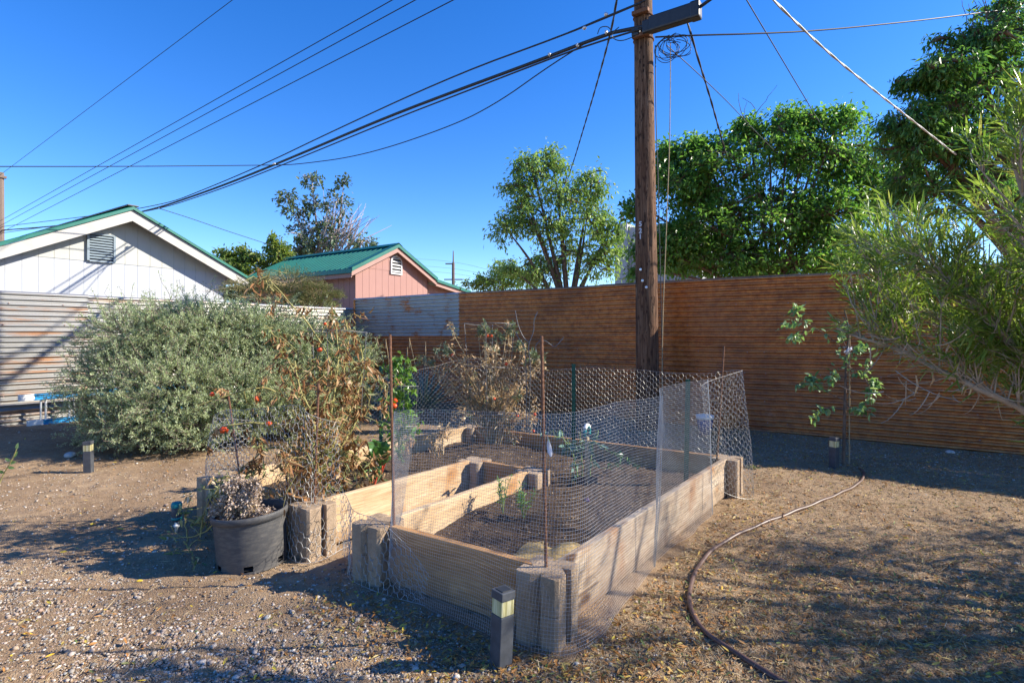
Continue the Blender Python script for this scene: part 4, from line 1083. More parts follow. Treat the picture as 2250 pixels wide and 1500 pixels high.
c = W(1075, 800, 5.3); cage(c[:2], .24, 1.20, (.3, .66, 1.0), 'tall wire cage round the fan-shaped dead tomato plant')
c = W(745, 800, 3.75); cage(c[:2], .19, 1.12, (.33, .68, 1.0), 'wire cage round the big wilted tomato plant')
c = W(875, 880, 4.55); cage(c[:2], .17, .72, (.1, .5, .95), 'short wire cage round the leafy green pepper plant')
for pts, lab in (([(1132, 682), (1138, 715), (1150, 742), (1162, 752)], 'thin wavy wire stake standing left of a similar one'),
                 ([(1181, 685), (1172, 706), (1174, 728), (1162, 752), (1161, 772), (1166, 800), (1163, 900), (1163, 955)], 'thin wavy wire stake tallest against the rusty fence'),
                 ([(1133, 728), (1140, 745), (1152, 757), (1156, 790), (1157, 950)], 'bent wire stake leaning out of the dead plant'),
                 ([(1178, 772), (1176, 760), (1185, 748), (1199, 748), (1210, 757), (1219, 763), (1229, 753), (1239, 740)], 'zigzag wire stake pointing right past the ribbed rebar')):
    g = MB(); tubes(g, resample(smooth_path(np.array([W(x, y, 4.9) for x, y in pts]), 2), 40), .0035, 6)
    tag(g.build('spiral_stake', M['cage']), lab, 'stake', 'wavy wire plant stakes')

# ------------------------------------------------------------------ bollard lights
def bollard(loc, label, rot):
    t_ = thing('path_light', (0, 0, 0), label, 'path light', 'square solar path lights')
    w_ = .062
    g = MB(); bevel_box(g, (0, 0, .095), (w_, w_, .20), .003); g.build('post', M['bollard'], t_)
    g = MB(); bevel_box(g, (0, 0, .225), (w_ * .96, w_ * .96, .058), .003)
    for s in (-1, 1):
        for k in range(9):
            o_ = -.024 + k * .006
            bevel_box(g, (o_, s * w_ * .48, .225), (.0028, .002, .054)); bevel_box(g, (s * w_ * .48, o_, .225), (.002, .0028, .054))
    g.build('lens', M['lens'], t_)
    g = MB(); bevel_box(g, (0, 0, .269), (w_ * 1.06, w_ * 1.06, .032), .003); cp = g.build('cap', M['bollard'], t_)
    g = MB(); bevel_box(g, (0, 0, .286), (w_ * .72, w_ * .72, .004), .001); g.build('solar_panel', M['black'], cp)
    t_.location = Vector([float(x) for x in loc]); t_.rotation_euler = rot
    return t_
def gl(px, py):
    p = G(px, py); p[2] = float(hg(p[0], p[1])); return p
b1 = bollard(G(1100, 1462), 'square path light standing against the nearest corner of the bed', (.0, .05, TH + math.radians(40)))
p = gl(195, 1036); copy_thing(b1, p, 'square path light beside the big grey-green bush', (0, -.02, TH + .25))
p = gl(1832, 1028); copy_thing(b1, p, 'shaded square path light next to the staked sapling', (0.02, 0, TH + .5))
copy_thing(b1, (-3.46, 1.80, .05), 'tilted square path light half hidden behind the plastic pot', (-.06, .10, TH + .35))

# ------------------------------------------------------------------ nursery pot
pc = np.array([-2.905, 1.745])
pot = thing('nursery_pot', (*pc, 0), 'large dusty grey plastic nursery pot with drain holes, left of the bed', 'plant pot')
g = MB()
seg = 72; H = .295; rb, rt = .174, .187
prof_o = np.array([[rb, 0], [rb, .012], [rb + .001, .042], [rb + .004, .06], [rt - .004, H - .035]])
a = np.arange(seg) / seg * 2 * math.pi
def holes(k): 
    return any(abs(((k - h + seg // 2) % seg) - seg // 2) <= 1 for h in range(4, seg, 12))
K = len(prof_o); v = np.stack([prof_o[:, None, 0] * np.cos(a), prof_o[:, None, 0] * np.sin(a), np.repeat(prof_o[:, 1:2], seg, 1)], -1)
idx = np.arange(K * seg).reshape(K, seg); nx = np.roll(idx, -1, 1); q = []
for i in range(K - 1):
    for k in range(seg):
        if i == 1 and holes(k): continue
        q.append([idx[i, k], nx[i, k], nx[i + 1, k], idx[i + 1, k]])
g.add(v.reshape(-1, 3), np.array(q))
v2 = v * np.array([.975, .975, 1]); g.add(v2.reshape(-1, 3), np.array(q)[:, ::-1])
lathe(g, [(0.0, .02), (rb * .97, .02)], seg=seg)
xf = Matrix.Translation((*pc, float(hg(*pc)) - .004)) @ Matrix.Rotation(.06, 4, Vector(-FW)) 
g.build('body', M['pot'], pot, smooth=True, xf=xf)
g = MB(); lathe(g, [(rt - .006, H - .036), (rt + .008, H - .034), (rt + .010, H - .012), (rt + .008, H), (rt + .004, H + .003), (rt - .003, H), (rt - .009, H - .036), (rt - .02, .16)], seg=seg)
g.build('rim', M['pot'], pot, smooth=True, xf=xf)
g = MB(); lathe(g, [(0, .245), (.08, .24), (.15, .21), (.178, .18)], seg=36); g.build('potting_soil', M['bed_soil'], pot, smooth=True, xf=xf)

# ------------------------------------------------------------------ sprinkler
p = gl(388, 1168)
sp = thing('sprinkler_riser', p, 'pop-up sprinkler head with teal ring on a white riser, left of the pot', 'sprinkler')
g = MB(); lathe(g, [(0, -.02), (.010, -.02), (.010, .035), (.016, .036), (.016, .05), (.011, .052), (.011, .07)], p, 16); g.build('riser', M['white'], sp, smooth=True)
g = MB(); lathe(g, [(.012, .068), (.026, .072), (.028, .09), (.029, .13), (.030, .165), (.024, .17)], p, 24); g.build('body', M['bollard'], sp, smooth=True)
g = MB(); lathe(g, [(.0285, .082), (.031, .084), (.031, .097), (.0285, .099)], p, 24); g.build('ring', M['teal'], sp, smooth=True)
g = MB(); lathe(g, [(.031, .16), (.032, .165), (.032, .18), (.026, .192), (.012, .194), (0, .190)], p, 24); g.build('cap', M['teal'], sp, smooth=True)

# ------------------------------------------------------------------ ladder lying on its side by the left fence
ld_ = thing('ladder', (-9.05, 2.4, .1), 'blue and white ladder lying on its side against the left fence', 'ladder')
for z, xo, y0 in ((.455, -9.0, 2.30), (.125, -8.98, 2.38)):
    g = MB(); bevel_box(g, (xo, y0 + 1.45, z), (.035, 2.6, .075), .006); bevel_box(g, (xo + .02, y0 + 1.45, z + .033), (.03, 2.6, .008)); bevel_box(g, (xo + .02, y0 + 1.45, z - .033), (.03, 2.6, .008)); rl = g.build('rail', M['blue'], ld_)
    g = MB(); bevel_box(g, (xo + .004, y0 + .08, z), (.042, .16, .082), .006); g.build('end_cap', M['white'], rl)
for k in range(8):
    y = 2.545 + .30 * k
    for dx in (-.012, .022):
        g = MB(); tubes(g, np.array([(-9.0 + dx, y + dx * 1.2, .15), (-9.0 + dx, y + dx * 1.2, .43)]), .013, 10, caps=True); g.build('rung', M['alu'], ld_)

# ------------------------------------------------------------------ hose, stones, odds and ends
pts = [(1880, 1020), (1897, 1036), (1899, 1048), (1888, 1064), (1850, 1084), (1800, 1106), (1725, 1134), (1650, 1162), (1585, 1194), (1545, 1230), (1520, 1276), (1512, 1320), (1522, 1360), (1556, 1402), (1620, 1447), (1700, 1492), (1800, 1545), (1950, 1620)]
P3 = np.array([G(*p) for p in pts]); P3[:, 2] = hg(P3[:, 0], P3[:, 1]) + .011; P3[0, 2] -= .03
P3 = resample(smooth_path(P3, 3), 160); P3[:, 2] += .003 * np.sin(np.arange(160) * .5)
g = MB(); tubes(g, P3, .0115, 12, caps=True)
tag(g.build('garden_hose', M['hose'], smooth=True), 'brown rubber garden hose curving over the soil right of the bed', 'hose')
for (px, py, s, m_, lab) in ((154, 1006, .055, 'stone', 'smooth pale grey-blue stone beside the left path light'), (2088, 996, .042, 'white_stone', 'flat whitish stone at the foot of the rusty fence')):
    p = gl(px, py); g = MB(); blobs(g, p[None] + UP * s * .3, np.array([s]), (1.25, .85, .62), ICO2_V, ICO2_F, .006)
    tag(g.build('stone', M[m_], smooth=True), lab, 'stone')
# bucket by the fence
p = gl(1549, 955); bk = thing('bucket', p, 'small blue bucket with pale rim behind the chicken wire', 'bucket')
g = MB(); lathe(g, [(0, .005), (.075, 0), (.10, .22), (.092, .22), (.07, .02), (0, .015)], p, 28); g.build('body', M['bluecan'], bk, smooth=True)
g = MB(); lathe(g, [(.098, .20), (.108, .205), (.108, .25), (.098, .25), (.096, .21)], p, 28); g.build('rim', M['white'], bk, smooth=True)
# spade with teal grip standing in the bed
p = W(1290, 1090, 3.95); p[2] = float(zsoil(p[0], p[1]))
spd = thing('garden_spade', p, 'garden spade with teal and white D-grip stuck in the bed soil', 'spade')
top = W(1290, 948, 3.95)
g = MB(); tubes(g, np.array([p - UP * .05, p + (top - p) * .5, top - UP * .04]), np.array([.016, .015, .014]), 10, caps=True); g.build('shaft', M['drystem'], spd, smooth=True)
ax = nrm(RT * .5 + FW * .85); g = MB(); a = np.linspace(-.3, math.pi + .3, 18)
tubes(g, top + np.outer(np.cos(a) * .045, ax) + np.outer(np.sin(a) * .05 - .01, UP), .013, 8, caps=True)
grp = g.build('grip', M['teal'], spd, smooth=True)
g = MB(); a = np.linspace(.6, math.pi - .6, 12); tubes(g, top + np.outer(np.cos(a) * .047, ax) + np.outer(np.sin(a) * .053 - .008, UP), .0145, 8, caps=True); g.build('grip_band', M['white'], grp, smooth=True)
g = MB(); bevel_box(g, p + UP * -.01, (.15, .008, .12), .003, rotaxes(RT)); g.build('blade', M['rebar'], spd)
# white plant tag tied to the mesh
p = W(1204, 968, 2.18); g = MB()
t = np.linspace(0, 1, 7); sdir = nrm(RT * .9 + FW * .3)
w_ = np.array([.004, .008, .011, .012, .012, .010, .004])
v = []
for k, tt in enumerate(t):
    c = p - UP * (tt * .062) + sdir * (.012 * tt) + FW * (.006 * math.sin(tt * 4))
    v += [c - sdir * w_[k] * .8, c + FW * -.004, c + sdir * w_[k] * .9]
grid(g, np.array(v)[:, 0].reshape(7, 3), np.array(v)[:, 1].reshape(7, 3), np.array(v)[:, 2].reshape(7, 3))
tubes(g, np.array([p, p + UP * .02 - sdir * .004, p + UP * .035]), .001, 4)
tag(g.build('plant_label', M['tagpaper'], smooth=True), 'curled white paper plant label hanging beside the ribbed rebar', 'plant label')
# crumpled burlap in the near end of the bed
x, y = np.meshgrid(np.linspace(-1.62, -1.15, 40), np.linspace(2.12, 2.62, 40), indexing='ij')
rr = np.sqrt(((x + 1.39) / .24) ** 2 + ((y - 2.36) / .25) ** 2)
z = zsoil(x, y) + .012 + .030 * np.abs(np.sin(13 * x + 5 * y) * np.sin(11 * y - 7 * x + 1)) + .02 * np.sin(21 * x + 3) * np.sin(17 * y) - .06 * np.clip(rr - .8 + .15 * np.sin(7 * np.arctan2(y - 2.36, x + 1.39)), 0, 1)
g = MB(); grid(g, x, y, z)
tag(g.build('burlap_sheet', M['burlap'], smooth=True), 'crumpled tan burlap lying in the near corner of the bed', 'burlap')
# ------------------------------------------------------------------ trees
def twig_leaves(g, S, E, sag, lpt, L, Wd, jit, droop, fold=.3, curl=.25, detail=1, spread=.8, t0=.2, aim=.6):
    """leaves along straight-ish twigs S->E (T,3); returns nothing"""
    T = len(S)
    if T == 0: return
    t = t0 + (1 - t0) * rng.random((T, lpt)) ** .75
    P = S[:, None] + (E - S)[:, None] * t[..., None]
    P[..., 2] -= sag * t * t * np.linalg.norm(E - S, axis=1)[:, None]
    P = P.reshape(-1, 3) + rng.normal(0, jit, (T * lpt, 3))
    D = np.repeat(nrm(E - S), lpt, 0) * aim + rv(T * lpt) * spread + np.array([0, 0, -droop])
    U = rv(T * lpt) * .7 + UP
    n = T * lpt
    z_ = rng.uniform(.5, 1.4, n); leaves(g, P, D, U, L * z_, Wd * z_ * rng.uniform(.8, 1.2, n), fold, curl * rng.uniform(-.3, 1.2, n), detail)

def twig_tubes(g, S, E, sag, r0, r1, sides=3, bend=.06):
    t = np.linspace(0, 1, 5)
    P = S[:, None] + (E - S)[:, None] * t[None, :, None]
    P[..., 2] -= sag * t ** 2 * np.linalg.norm(E - S, axis=1)[:, None]
    P += rng.normal(0, 1, P.shape) * (np.sin(t * math.pi) * bend)[None, :, None] * np.linalg.norm(E - S, axis=1)[:, None, None]
    tubes(g, P, np.linspace(r0, r1, 5), sides)

def make_tree(name, label, base, tr, clumps, lm, bark, leaf, twigs=70, lpt=22, fork=.4, group=None, sag=.12, droop=.35, cat='tree', up=.25, inner=.55, extra=None, split=7):
    """clumps: (px, py, depth, rx px, ry px [, density]); leaf: (length, width)"""
    base = np.asarray(base, float)
    t_ = thing(name, base, label, cat, group)
    C, RX, RZ, DN = [], [], [], []
    for c in clumps:
        C.append(W(*c[:3])); RX.append(c[3] * c[2] / FPX); RZ.append(c[4] * c[2] / FPX); DN.append(c[5] if len(c) > 5 else 1.0)
    C0, SUB = [np.array(c) for c in C], []
    for q, (c, rx, rz, dn) in enumerate(zip(list(C), list(RX), list(RZ), list(DN))):
        if not split or dn < .5: continue
        DN[q] = dn * .42
        for k in range(split):
            d = rv(1)[0] * rng.uniform(.45, 1.0); f = rng.uniform(.28, .52)
            C.append(c + d[0] * RT * rx + d[1] * FW * rx + d[2] * UP * rz); RX.append(rx * f * 1.15); RZ.append(rz * f); DN.append(dn * .62 * rng.uniform(.6, 1.4) / split); SUB.append(q)
    NB = len(C0)
    C = np.array(C)
    mid = C.mean(0); top = base + (mid - base) * np.array([.55, .55, 1]) * 1.0
    fk = base + (top - base) * fork
    gt = MB(); tr_path = bez(base, base + (fk - base) * .5 + np.array([.06, -.05, 0]), fk, 8)
    tubes(gt, tr_path, np.linspace(tr * 1.15, tr * .75, 8), 10)
    S, E = [], []
    for q, (c, rx, rz, dn) in enumerate(zip(C, RX, RZ, DN)):
        if q < NB:
            mid_ = fk * .45 + c * .55 + UP * (.12 * np.linalg.norm(c - fk)) * (1 if c[2] > fk[2] else -.3) + rng.normal(0, .08, 3)
            tubes(gt, bez(fk, mid_, c + UP * rz * .1, 10), np.linspace(tr * (.42 if NB < 15 else .24), tr * .07, 10), 6)
        else:
            o_ = C0[SUB[q - NB]] + UP * .0; tubes(gt, bez(o_, (o_ + c) / 2 + rng.normal(0, .08, 3), c, 6), np.linspace(tr * .11, tr * .04, 6), 5)
        n = int(twigs * dn)
        d = rv(n); d[:, 2] = d[:, 2] * (1 - up) + up * np.abs(d[:, 2]); d = nrm(d)
        rad = np.abs(d @ RT)[:, None] * 0 + 1
        off = (d @ RT)[:, None] * RT * rx + (d @ FW)[:, None] * FW * rx * .9 + d[:, 2:3] * UP * rz
        s = c + off * rng.uniform(0, inner, (n, 1)); e = c + off * rng.uniform(.7, 1.0, (n, 1)) * np.where(rng.random((n, 1)) < .18, rng.uniform(1.1, 1.5, (n, 1)), 1.05)
        S.append(s); E.append(e)
        # secondary limbs
        k = max(2, n // 12)
        pick = rng.choice(n, k)
        for i in pick: tubes(gt, bez(c + UP * rz * .2, (c + e[i]) / 2 + rng.normal(0, .06, 3) * rx, e[i], 6), np.linspace(tr * .16, tr * .03, 6), 5)
    gt.build('trunk', bark, t_, smooth=True)
    S = np.concatenate(S); E = np.concatenate(E)
    g = MB(); twig_tubes(g, S, E, sag, .006 + tr * .03, .002)
    if extra: extra(g)
    g.build('twigs', bark, t_)
    g = MB(); twig_leaves(g, S, E, sag, lpt, leaf[0], leaf[1], leaf[2], droop, .3, .3, 1)
    g.build('crown', lm, t_)
    return t_

def bare_branch(start, tips, r, g):
    """forked bare twigs in picture guide points (px,py,d)"""
    for tip in tips:
        P3 = resample(smooth_path(np.array([W(*p) for p in [start] + tip]), 2), 14); P3 += rng.normal(0, .006, P3.shape)
        tubes(g, P3, np.linspace(r, r * .3, 14), 4)

dA = 13.4
bA = W(1700, 735, dA) * [1, 1, 0]
def bareA(g):
    bare_branch((1655, 300, 12.9), [[(1640, 265, 12.9), (1625, 240, 12.9), (1622, 205, 12.9)], [(1648, 270, 12.9), (1668, 240, 12.9), (1690, 210, 12.9), (1706, 188, 12.9)],
                                    [(1645, 275, 12.9), (1632, 255, 12.9), (1640, 225, 12.9)], [(1650, 270, 12.9), (1662, 245, 12.9), (1650, 225, 12.9), (1630, 215, 12.9)]], .012, g)
make_tree('shade_tree', 'broad dark green shade tree behind the rusty fence, right of the pole', bA, .22,
          [(1500, 400, 12.9, 75, 85), (1575, 370, 12.9, 95, 80), (1690, 330, 13.1, 105, 90), (1800, 330, 13.1, 105, 95), (1900, 340, 13.5, 95, 100), (1560, 480, 13.1, 110, 90, 1.5), (1690, 470, 13.5, 130, 100, 1.5),
           (1820, 470, 13.5, 120, 100, 1.5), (1480, 540, 12.9, 70, 70, 1.5), (1600, 570, 13.1, 120, 60, 1.5), (1750, 575, 13.3, 140, 60, 1.5), (1900, 560, 13.7, 130, 80), (1470, 335, 12.9, 26, 20, .25), (1530, 325, 12.9, 24, 20, .25), (1640, 285, 13.0, 30, 22, .3), (1735, 265, 13.0, 26, 20, .3), (1790, 258, 13.0, 20, 16, .2), (1850, 262, 13.0, 30, 22, .3), (1455, 380, 12.9, 25, 30, .25), (1402, 455, 12.7, 32, 24, .3), (1405, 545, 12.7, 14, 22, .10), (1395, 600, 12.7, 12, 14, .06), (1960, 430, 13.7, 90, 120)],
          M['ash'], M['bark'], (.125, .054, .10), twigs=118, lpt=27, group='trees behind the rusty fence', extra=bareA)
bB = W(2330, 735, 9.6) * [1, 1, 0]
def bareB(g):
    for k in range(14):
        x0 = rng.uniform(2140, 2240)
        bare_branch((x0, 150, 9.2), [[(x0 + rng.uniform(-20, 20), 80, 9.2), (x0 + rng.uniform(-45, 45), rng.uniform(-20, 30), 9.2)]], .010, g)
make_tree('pecan_tree', 'tallest dark leafy tree with bare top twigs at the right edge', bB, .26,
          [(2050, 165, 9.0, 75, 30, .7), (2130, 100, 9.2, 80, 55, .8), (2000, 260, 9.0, 75, 40, .8), (2100, 230, 9.2, 110, 75), (2200, 170, 9.3, 95, 105), (2040, 330, 9.2, 110, 60), (2160, 330, 9.3, 120, 80), (2280, 260, 9.4, 110, 110),
           (2190, 50, 9.3, 75, 55, .7), (2060, 420, 9.6, 120, 60), (2260, 420, 9.6, 120, 90)],
          M['pecan'], M['bark'], (.115, .036, .06), twigs=100, lpt=27, group='trees behind the rusty fence', droop=.7, sag=.22, extra=bareB)
bC = W(1255, 735, 16) * [1, 1, 0]
make_tree('ash_tree', 'light green airy tree with visible limbs just left of the pole', bC, .17,
          [(1170, 375, 15.6, 45, 38, .7), (1215, 360, 15.8, 32, 34, .6), (1140, 410, 15.6, 42, 32, .6), (1225, 430, 15.8, 60, 50), (1300, 410, 15.8, 40, 38, .8), (1150, 460, 15.6, 48, 36, .7), (1110, 505, 15.4, 32, 30, .5), (1200, 500, 15.8, 60, 50, .9),
           (1290, 480, 16, 62, 52), (1335, 520, 16, 38, 52, .8), (1240, 560, 16.2, 75, 55), (1310, 580, 16, 55, 50, .8), (1190, 600, 16, 48, 40, .7), (1120, 590, 15.5, 14, 14, .2)],
          M['elm'], M['bark'], (.13, .050, .10), twigs=86, lpt=16, fork=.35, group='trees behind the rusty fence', droop=.6)
bc2 = W(1120, 735, 18) * [1, 1, 0]
make_tree('small_tree', 'low pale green tree top peeking over the fence left of the airy tree', bc2, .10,
          [(1110, 595, 18, 42, 26), (1060, 622, 18, 32, 15, .7), (1150, 618, 18, 48, 28), (1095, 620, 17.8, 50, 20)], M['elm'], M['bark'], (.13, .045, .06), twigs=60, lpt=16, group='trees behind the rusty fence')
bD = W(725, 735, 26) * [1, 1, 0]
def bareD(g):
    for k in range(110):
        x0, y0 = rng.uniform(680, 770), rng.uniform(520, 570); a = rng.normal(.35, .45); L = rng.uniform(40, 125)
        x1, y1 = x0 + math.sin(a) * L, y0 - math.cos(a) * L
        if y1 < 395 + abs(x1 - 690) * .42: continue
        P3 = np.array([W(x0, y0, 26), W((x0 + x1) / 2 + rng.normal(0, 12), (y0 + y1) / 2 - 6, 26 + rng.normal(0, .5)), W(x1, y1, 26 + rng.normal(0, .8))])
        tubes(g, bez(P3[0], P3[1], P3[2], 7), np.linspace(.030, .007, 7), 4)
tD = make_tree('poplar_tree', 'sparse half-bare tree with pinkish twigs behind the pink house roof', bD, .2,
          [(685, 395, 26, 22, 18, .35), (630, 435, 25.6, 22, 16, .35), (650, 460, 25.6, 28, 20, .4), (755, 405, 26, 14, 18, .22), (690, 450, 26, 34, 34, .5), (740, 450, 26, 34, 40, .45), (680, 510, 26, 45, 35, .8), (740, 520, 26, 50, 38, .7), (690, 550, 26, 50, 28, 1.1),
           (800, 530, 26, 32, 22, .4), (660, 550, 25.6, 35, 25, .8)], M['poplar'], M['twig_grey'], (.19, .10, .10), twigs=52, lpt=11, group='trees behind the sheds', extra=bareD)
bE = W(560, 735, 22) * [1, 1, 0]
make_tree('leafy_tree', 'yellow-green tree between the white shed and the pink house', bE, .14,
          [(500, 565, 22, 26, 22, .7), (535, 560, 22, 30, 18, .8), (560, 578, 22, 45, 24), (610, 545, 22, 24, 24, .8), (615, 575, 22, 30, 22, .9), (520, 590, 21.5, 40, 20)],
          M['ailan'], M['bark'], (.18, .07, .08), twigs=70, lpt=15, group='trees behind the sheds', droop=.5)

# shrub over the left fence
def shrub(name, label, base, clumps, lm, stemmat, twigs, lpt, leaf, r0=.006, droop=.1, up=.5, cat='shrub', sag=.06, spread=.6, aim=.8, base_spread=.15, detail=1, stemname='stems'):
    base = np.asarray(base, float); t_ = thing(name, base, label, cat)
    S, E = [], []; gs = MB()
    for c in clumps:
        C = W(*c[:3]); rx = c[3] * c[2] / FPX; rz = c[4] * c[2] / FPX; n = int(twigs * (c[5] if len(c) > 5 else 1))
        d = rv(n); d[:, 2] = d[:, 2] * (1 - up) + up * np.abs(d[:, 2]); d = nrm(d)
        off = (d @ RT)[:, None] * RT * rx + (d @ FW)[:, None] * FW * rx + d[:, 2:3] * UP * rz
        S.append(C + off * rng.uniform(.15, .7, (n, 1))); E.append(C + off * rng.uniform(.8, 1.15, (n, 1)))
        for k in range(max(2, n // 25)):
            b = base + np.array([rng.normal(0, base_spread), rng.normal(0, base_spread), 0]); e = S[-1][rng.integers(n)]
            tubes(gs, bez(b, (b + e) / 2 + UP * .15 + rng.normal(0, .05, 3), e, 8), np.linspace(r0 * 2.4, r0 * .7, 8), 5)
    S = np.concatenate(S); E = np.concatenate(E)
    twig_tubes(gs, S, E, sag, r0 * .6, r0 * .2)
    gs.build(stemname, stemmat, t_)
    g = MB(); twig_leaves(g, S, E, sag, lpt, leaf[0], leaf[1], leaf[2], droop, .3, .25, detail, spread, .1, aim)
    g.build('leaves', lm, t_)
    return t_
shrub('broom_shrub', 'wispy olive-green shrub behind the left fence in front of the pink house', W(640, 735, 11.8) * [1, 1, 0],
      [(560, 640, 11.6, 70, 34), (640, 630, 11.8, 80, 42), (700, 650, 12, 55, 30), (600, 660, 11.6, 90, 30), (530, 655, 11.5, 35, 32, .7), (680, 670, 11.8, 60, 28)], M['olive'], M['drystem'], 230, 26, (.055, .009, .02), .006, .0, .6)
shrub('twiggy_shrub', 'thin bare twiggy shrub against the corner of the white shed', W(472, 735, 12.6) * [1, 1, 0],
      [(470, 640, 12.6, 30, 24, .6)], M['olive'], M['twig_grey'], 60, 3, (.05, .012, .03), .004, 0, .5)

# big grey-green bush in front of the left fence
bb = np.array([-6.75, 3.55, .03])
t_ = thing('sage_bush', bb, 'huge rounded grey-green bush in front of the left corrugated fence', 'bush')
n = 3900
def bush_lumps():
    out = []
    for (px, py, d, rx, ry) in ((300, 750, 6.3, 120, 80), (420, 725, 6.6, 140, 66), (545, 735, 6.9, 130, 70), (660, 760, 7.1, 120, 70), (430, 745, 6.7, 150, 75), (560, 760, 7.0, 140, 80), (690, 790, 7.2, 120, 80), (250, 850, 6.1, 110, 100), (380, 870, 6.0, 140, 110), (520, 880, 6.3, 130, 110), (640, 880, 6.7, 130, 100), (730, 860, 7.0, 90, 90),
                                (300, 940, 5.8, 85, 60), (430, 950, 5.9, 90, 55), (230, 920, 5.9, 60, 70), (760, 800, 7.3, 60, 60)):
        out.append((W(px, py, d), rx * d / FPX, ry * d / FPX))
    return out
gs, gl_ = MB(), MB(); S, E = [], []
for C, rx, rz in bush_lumps():
    n = int(680 * rx * rz / .3)
    d = rv(n); off = (d @ RT)[:, None] * RT * rx + (d @ FW)[:, None] * FW * rx * .85 + d[:, 2:3] * UP * rz
    s = C + off * rng.uniform(.30, .86, (n, 1)); e = s + nrm(off + UP * .12 + rv(n) * .35) * rng.uniform(.10, .38, (n, 1)) * rng.uniform(.6, 1, (n, 1))
    S.append(s); E.append(e)
    for k in range(9):
        b = bb + np.array([rng.normal(0, .25), rng.normal(0, .25), 0]); x = s[rng.integers(n)]
        tubes(gs, bez(b, (b + x) / 2 + rng.normal(0, .15, 3), x, 9), np.linspace(.022, .006, 9), 6)
for C, rx, rz in bush_lumps():
    n = 34; d = nrm(rv(n) + UP * .35); off = (d @ RT)[:, None] * RT * rx + (d @ FW)[:, None] * FW * rx * .85 + d[:, 2:3] * UP * rz
    S.append(C + off * .9); E.append(S[-1] + nrm(off + UP * .5 + rv(n) * .3) * rng.uniform(.18, .42, (n, 1)))
S, E = np.concatenate(S), np.concatenate(E)
k = (S[:, 2] > .06) & (E[:, 2] > .05); S, E = S[k], E[k]
twig_tubes(gs, S, E, .05, .0035, .0012, 3, .07)
gs.build('branches', M['grey_wood'], t_)
twig_leaves(gl_, S, E, .05, 50, .0245, .0072, .008, .0, .25, .2, 1, .75, .05, .7)
gl_.build('leaves', M['sage'], t_)

# ------------------------------------------------------------------ willow-like tree at the right edge
bw = RT * 2.35 + FW * 1.85; WS = .70
t_ = thing('desert_willow', bw, 'bright green narrow-leaved tree arching in from the right edge', 'tree')
gt = MB(); gs = MB()
fk = bw + np.array([-.02, .0, .42])
tubes(gt, bez(bw - UP * .05, bw + UP * .2, fk, 6), np.linspace(.055, .036, 6), 10)
limbs = [[(2250, 893, 2.6), (2180, 868, 2.62), (2120, 842, 2.65), (2060, 810, 2.7), (1980, 770, 2.8), (1900, 745, 2.9), (1840, 722, 3.0)],
         [(2230, 760, 2.5), (2130, 650, 2.55), (2060, 600, 2.65), (1985, 585, 2.8)],
         [(2400, 760, 2.3), (2330, 600, 2.25), (2260, 470, 2.2), (2225, 350, 2.2)],
         [(2280, 800, 2.7), (2150, 740, 2.9), (2040, 695, 3.0), (1975, 650, 3.1), (1945, 615, 3.15)],
         [(2400, 820, 2.4), (2420, 700, 2.3), (2380, 620, 2.25)], [(2560, 860, 2.3), (2700, 720, 2.2), (2800, 650, 2.1)], [(2500, 870, 2.1), (2560, 740, 1.9), (2600, 640, 1.8)]]
LS, LE = [], []
for i, lb in enumerate(limbs):
    P3 = resample(smooth_path(np.array([fk] + [W(p[0], p[1], p[2] * WS) for p in lb]), 3), 36)
    r0 = .021 if i == 0 else .017
    tubes(gt, P3 + rng.normal(0, .0015, P3.shape), np.linspace(r0, .004, 36) + .012 * np.exp(-np.arange(36) / 4.0), 9)
    # side branches then leafy shoots
    for j in range((60, 110, 80, 110, 36)[i] if i < 5 else 16):
        q = int(rng.integers(9, 36)); a = P3[q]; t = nrm(P3[min(q + 1, 35)] - P3[q - 1])
        d = nrm(t * .6 + rv(1)[0] * .8 + UP * (.55 if i else .75)); L = rng.uniform(.07, .22); e = a + d * L + np.array([0, 0, .05])
        mid = (a + e) / 2 - UP * .03; path = bez(a, mid, e, 7)
        tubes(gt, path, np.linspace(.0036, .0015, 7), 5)
        m_ = int(rng.integers(3, 6))
        for w in range(m_):
            s = path[int(rng.integers(2, 7))]; dd = nrm(d * .6 + rv(1)[0] * .7 + UP * .45); LS.append(s); LE.append(s + dd * rng.uniform(.05, .14))
LS, LE = np.array(LS), np.array(LE)
# hanging dry seed pods
gp = MB()
for px, py, L in ((2013, 825, .10), (2048, 818, .07), (2123, 818, .11), (2132, 830, .10), (2118, 812, .12), (2210, 815, .08), (1960, 700, .08), (1968, 705, .07), (2098, 785, .05)):
    a = W(px, py, 2.68 * WS); L *= .7; tubes(gp, np.array([a, a + np.array([.004, .0, -L * .5]), a + np.array([-.006, .004, -L])]), np.array([.0022, .004, .001]), 5)
# fine bare twigs under the big limb
for k in range(46):
    x, y = rng.uniform(1900, 2230), rng.uniform(730, 880); a = W(x, y, 1.9 + rng.normal(0, .06)); e = a + RT * rng.uniform(-.16, .09) + UP * rng.uniform(-.10, .06) + FW * rng.normal(0, .08)
    tubes(gs, bez(a, (a + e) / 2 - UP * .03, e, 7), np.linspace(.0022, .0009, 7), 4)
gt.build('trunk', M['pale_bark'], t_, smooth=True)
twig_tubes(gs, LS, LE, .04, .002, .001, 3)
gs.build('twigs', M['pale_bark'], t_)
gp.build('seed_pods', M['dry'], t_)
g = MB(); twig_leaves(g, LS, LE, .04, 12, .068, .0060, .005, .10, .2, .35, 2, .55, .1, .75)
g.build('leaves', M['willow'], t_)
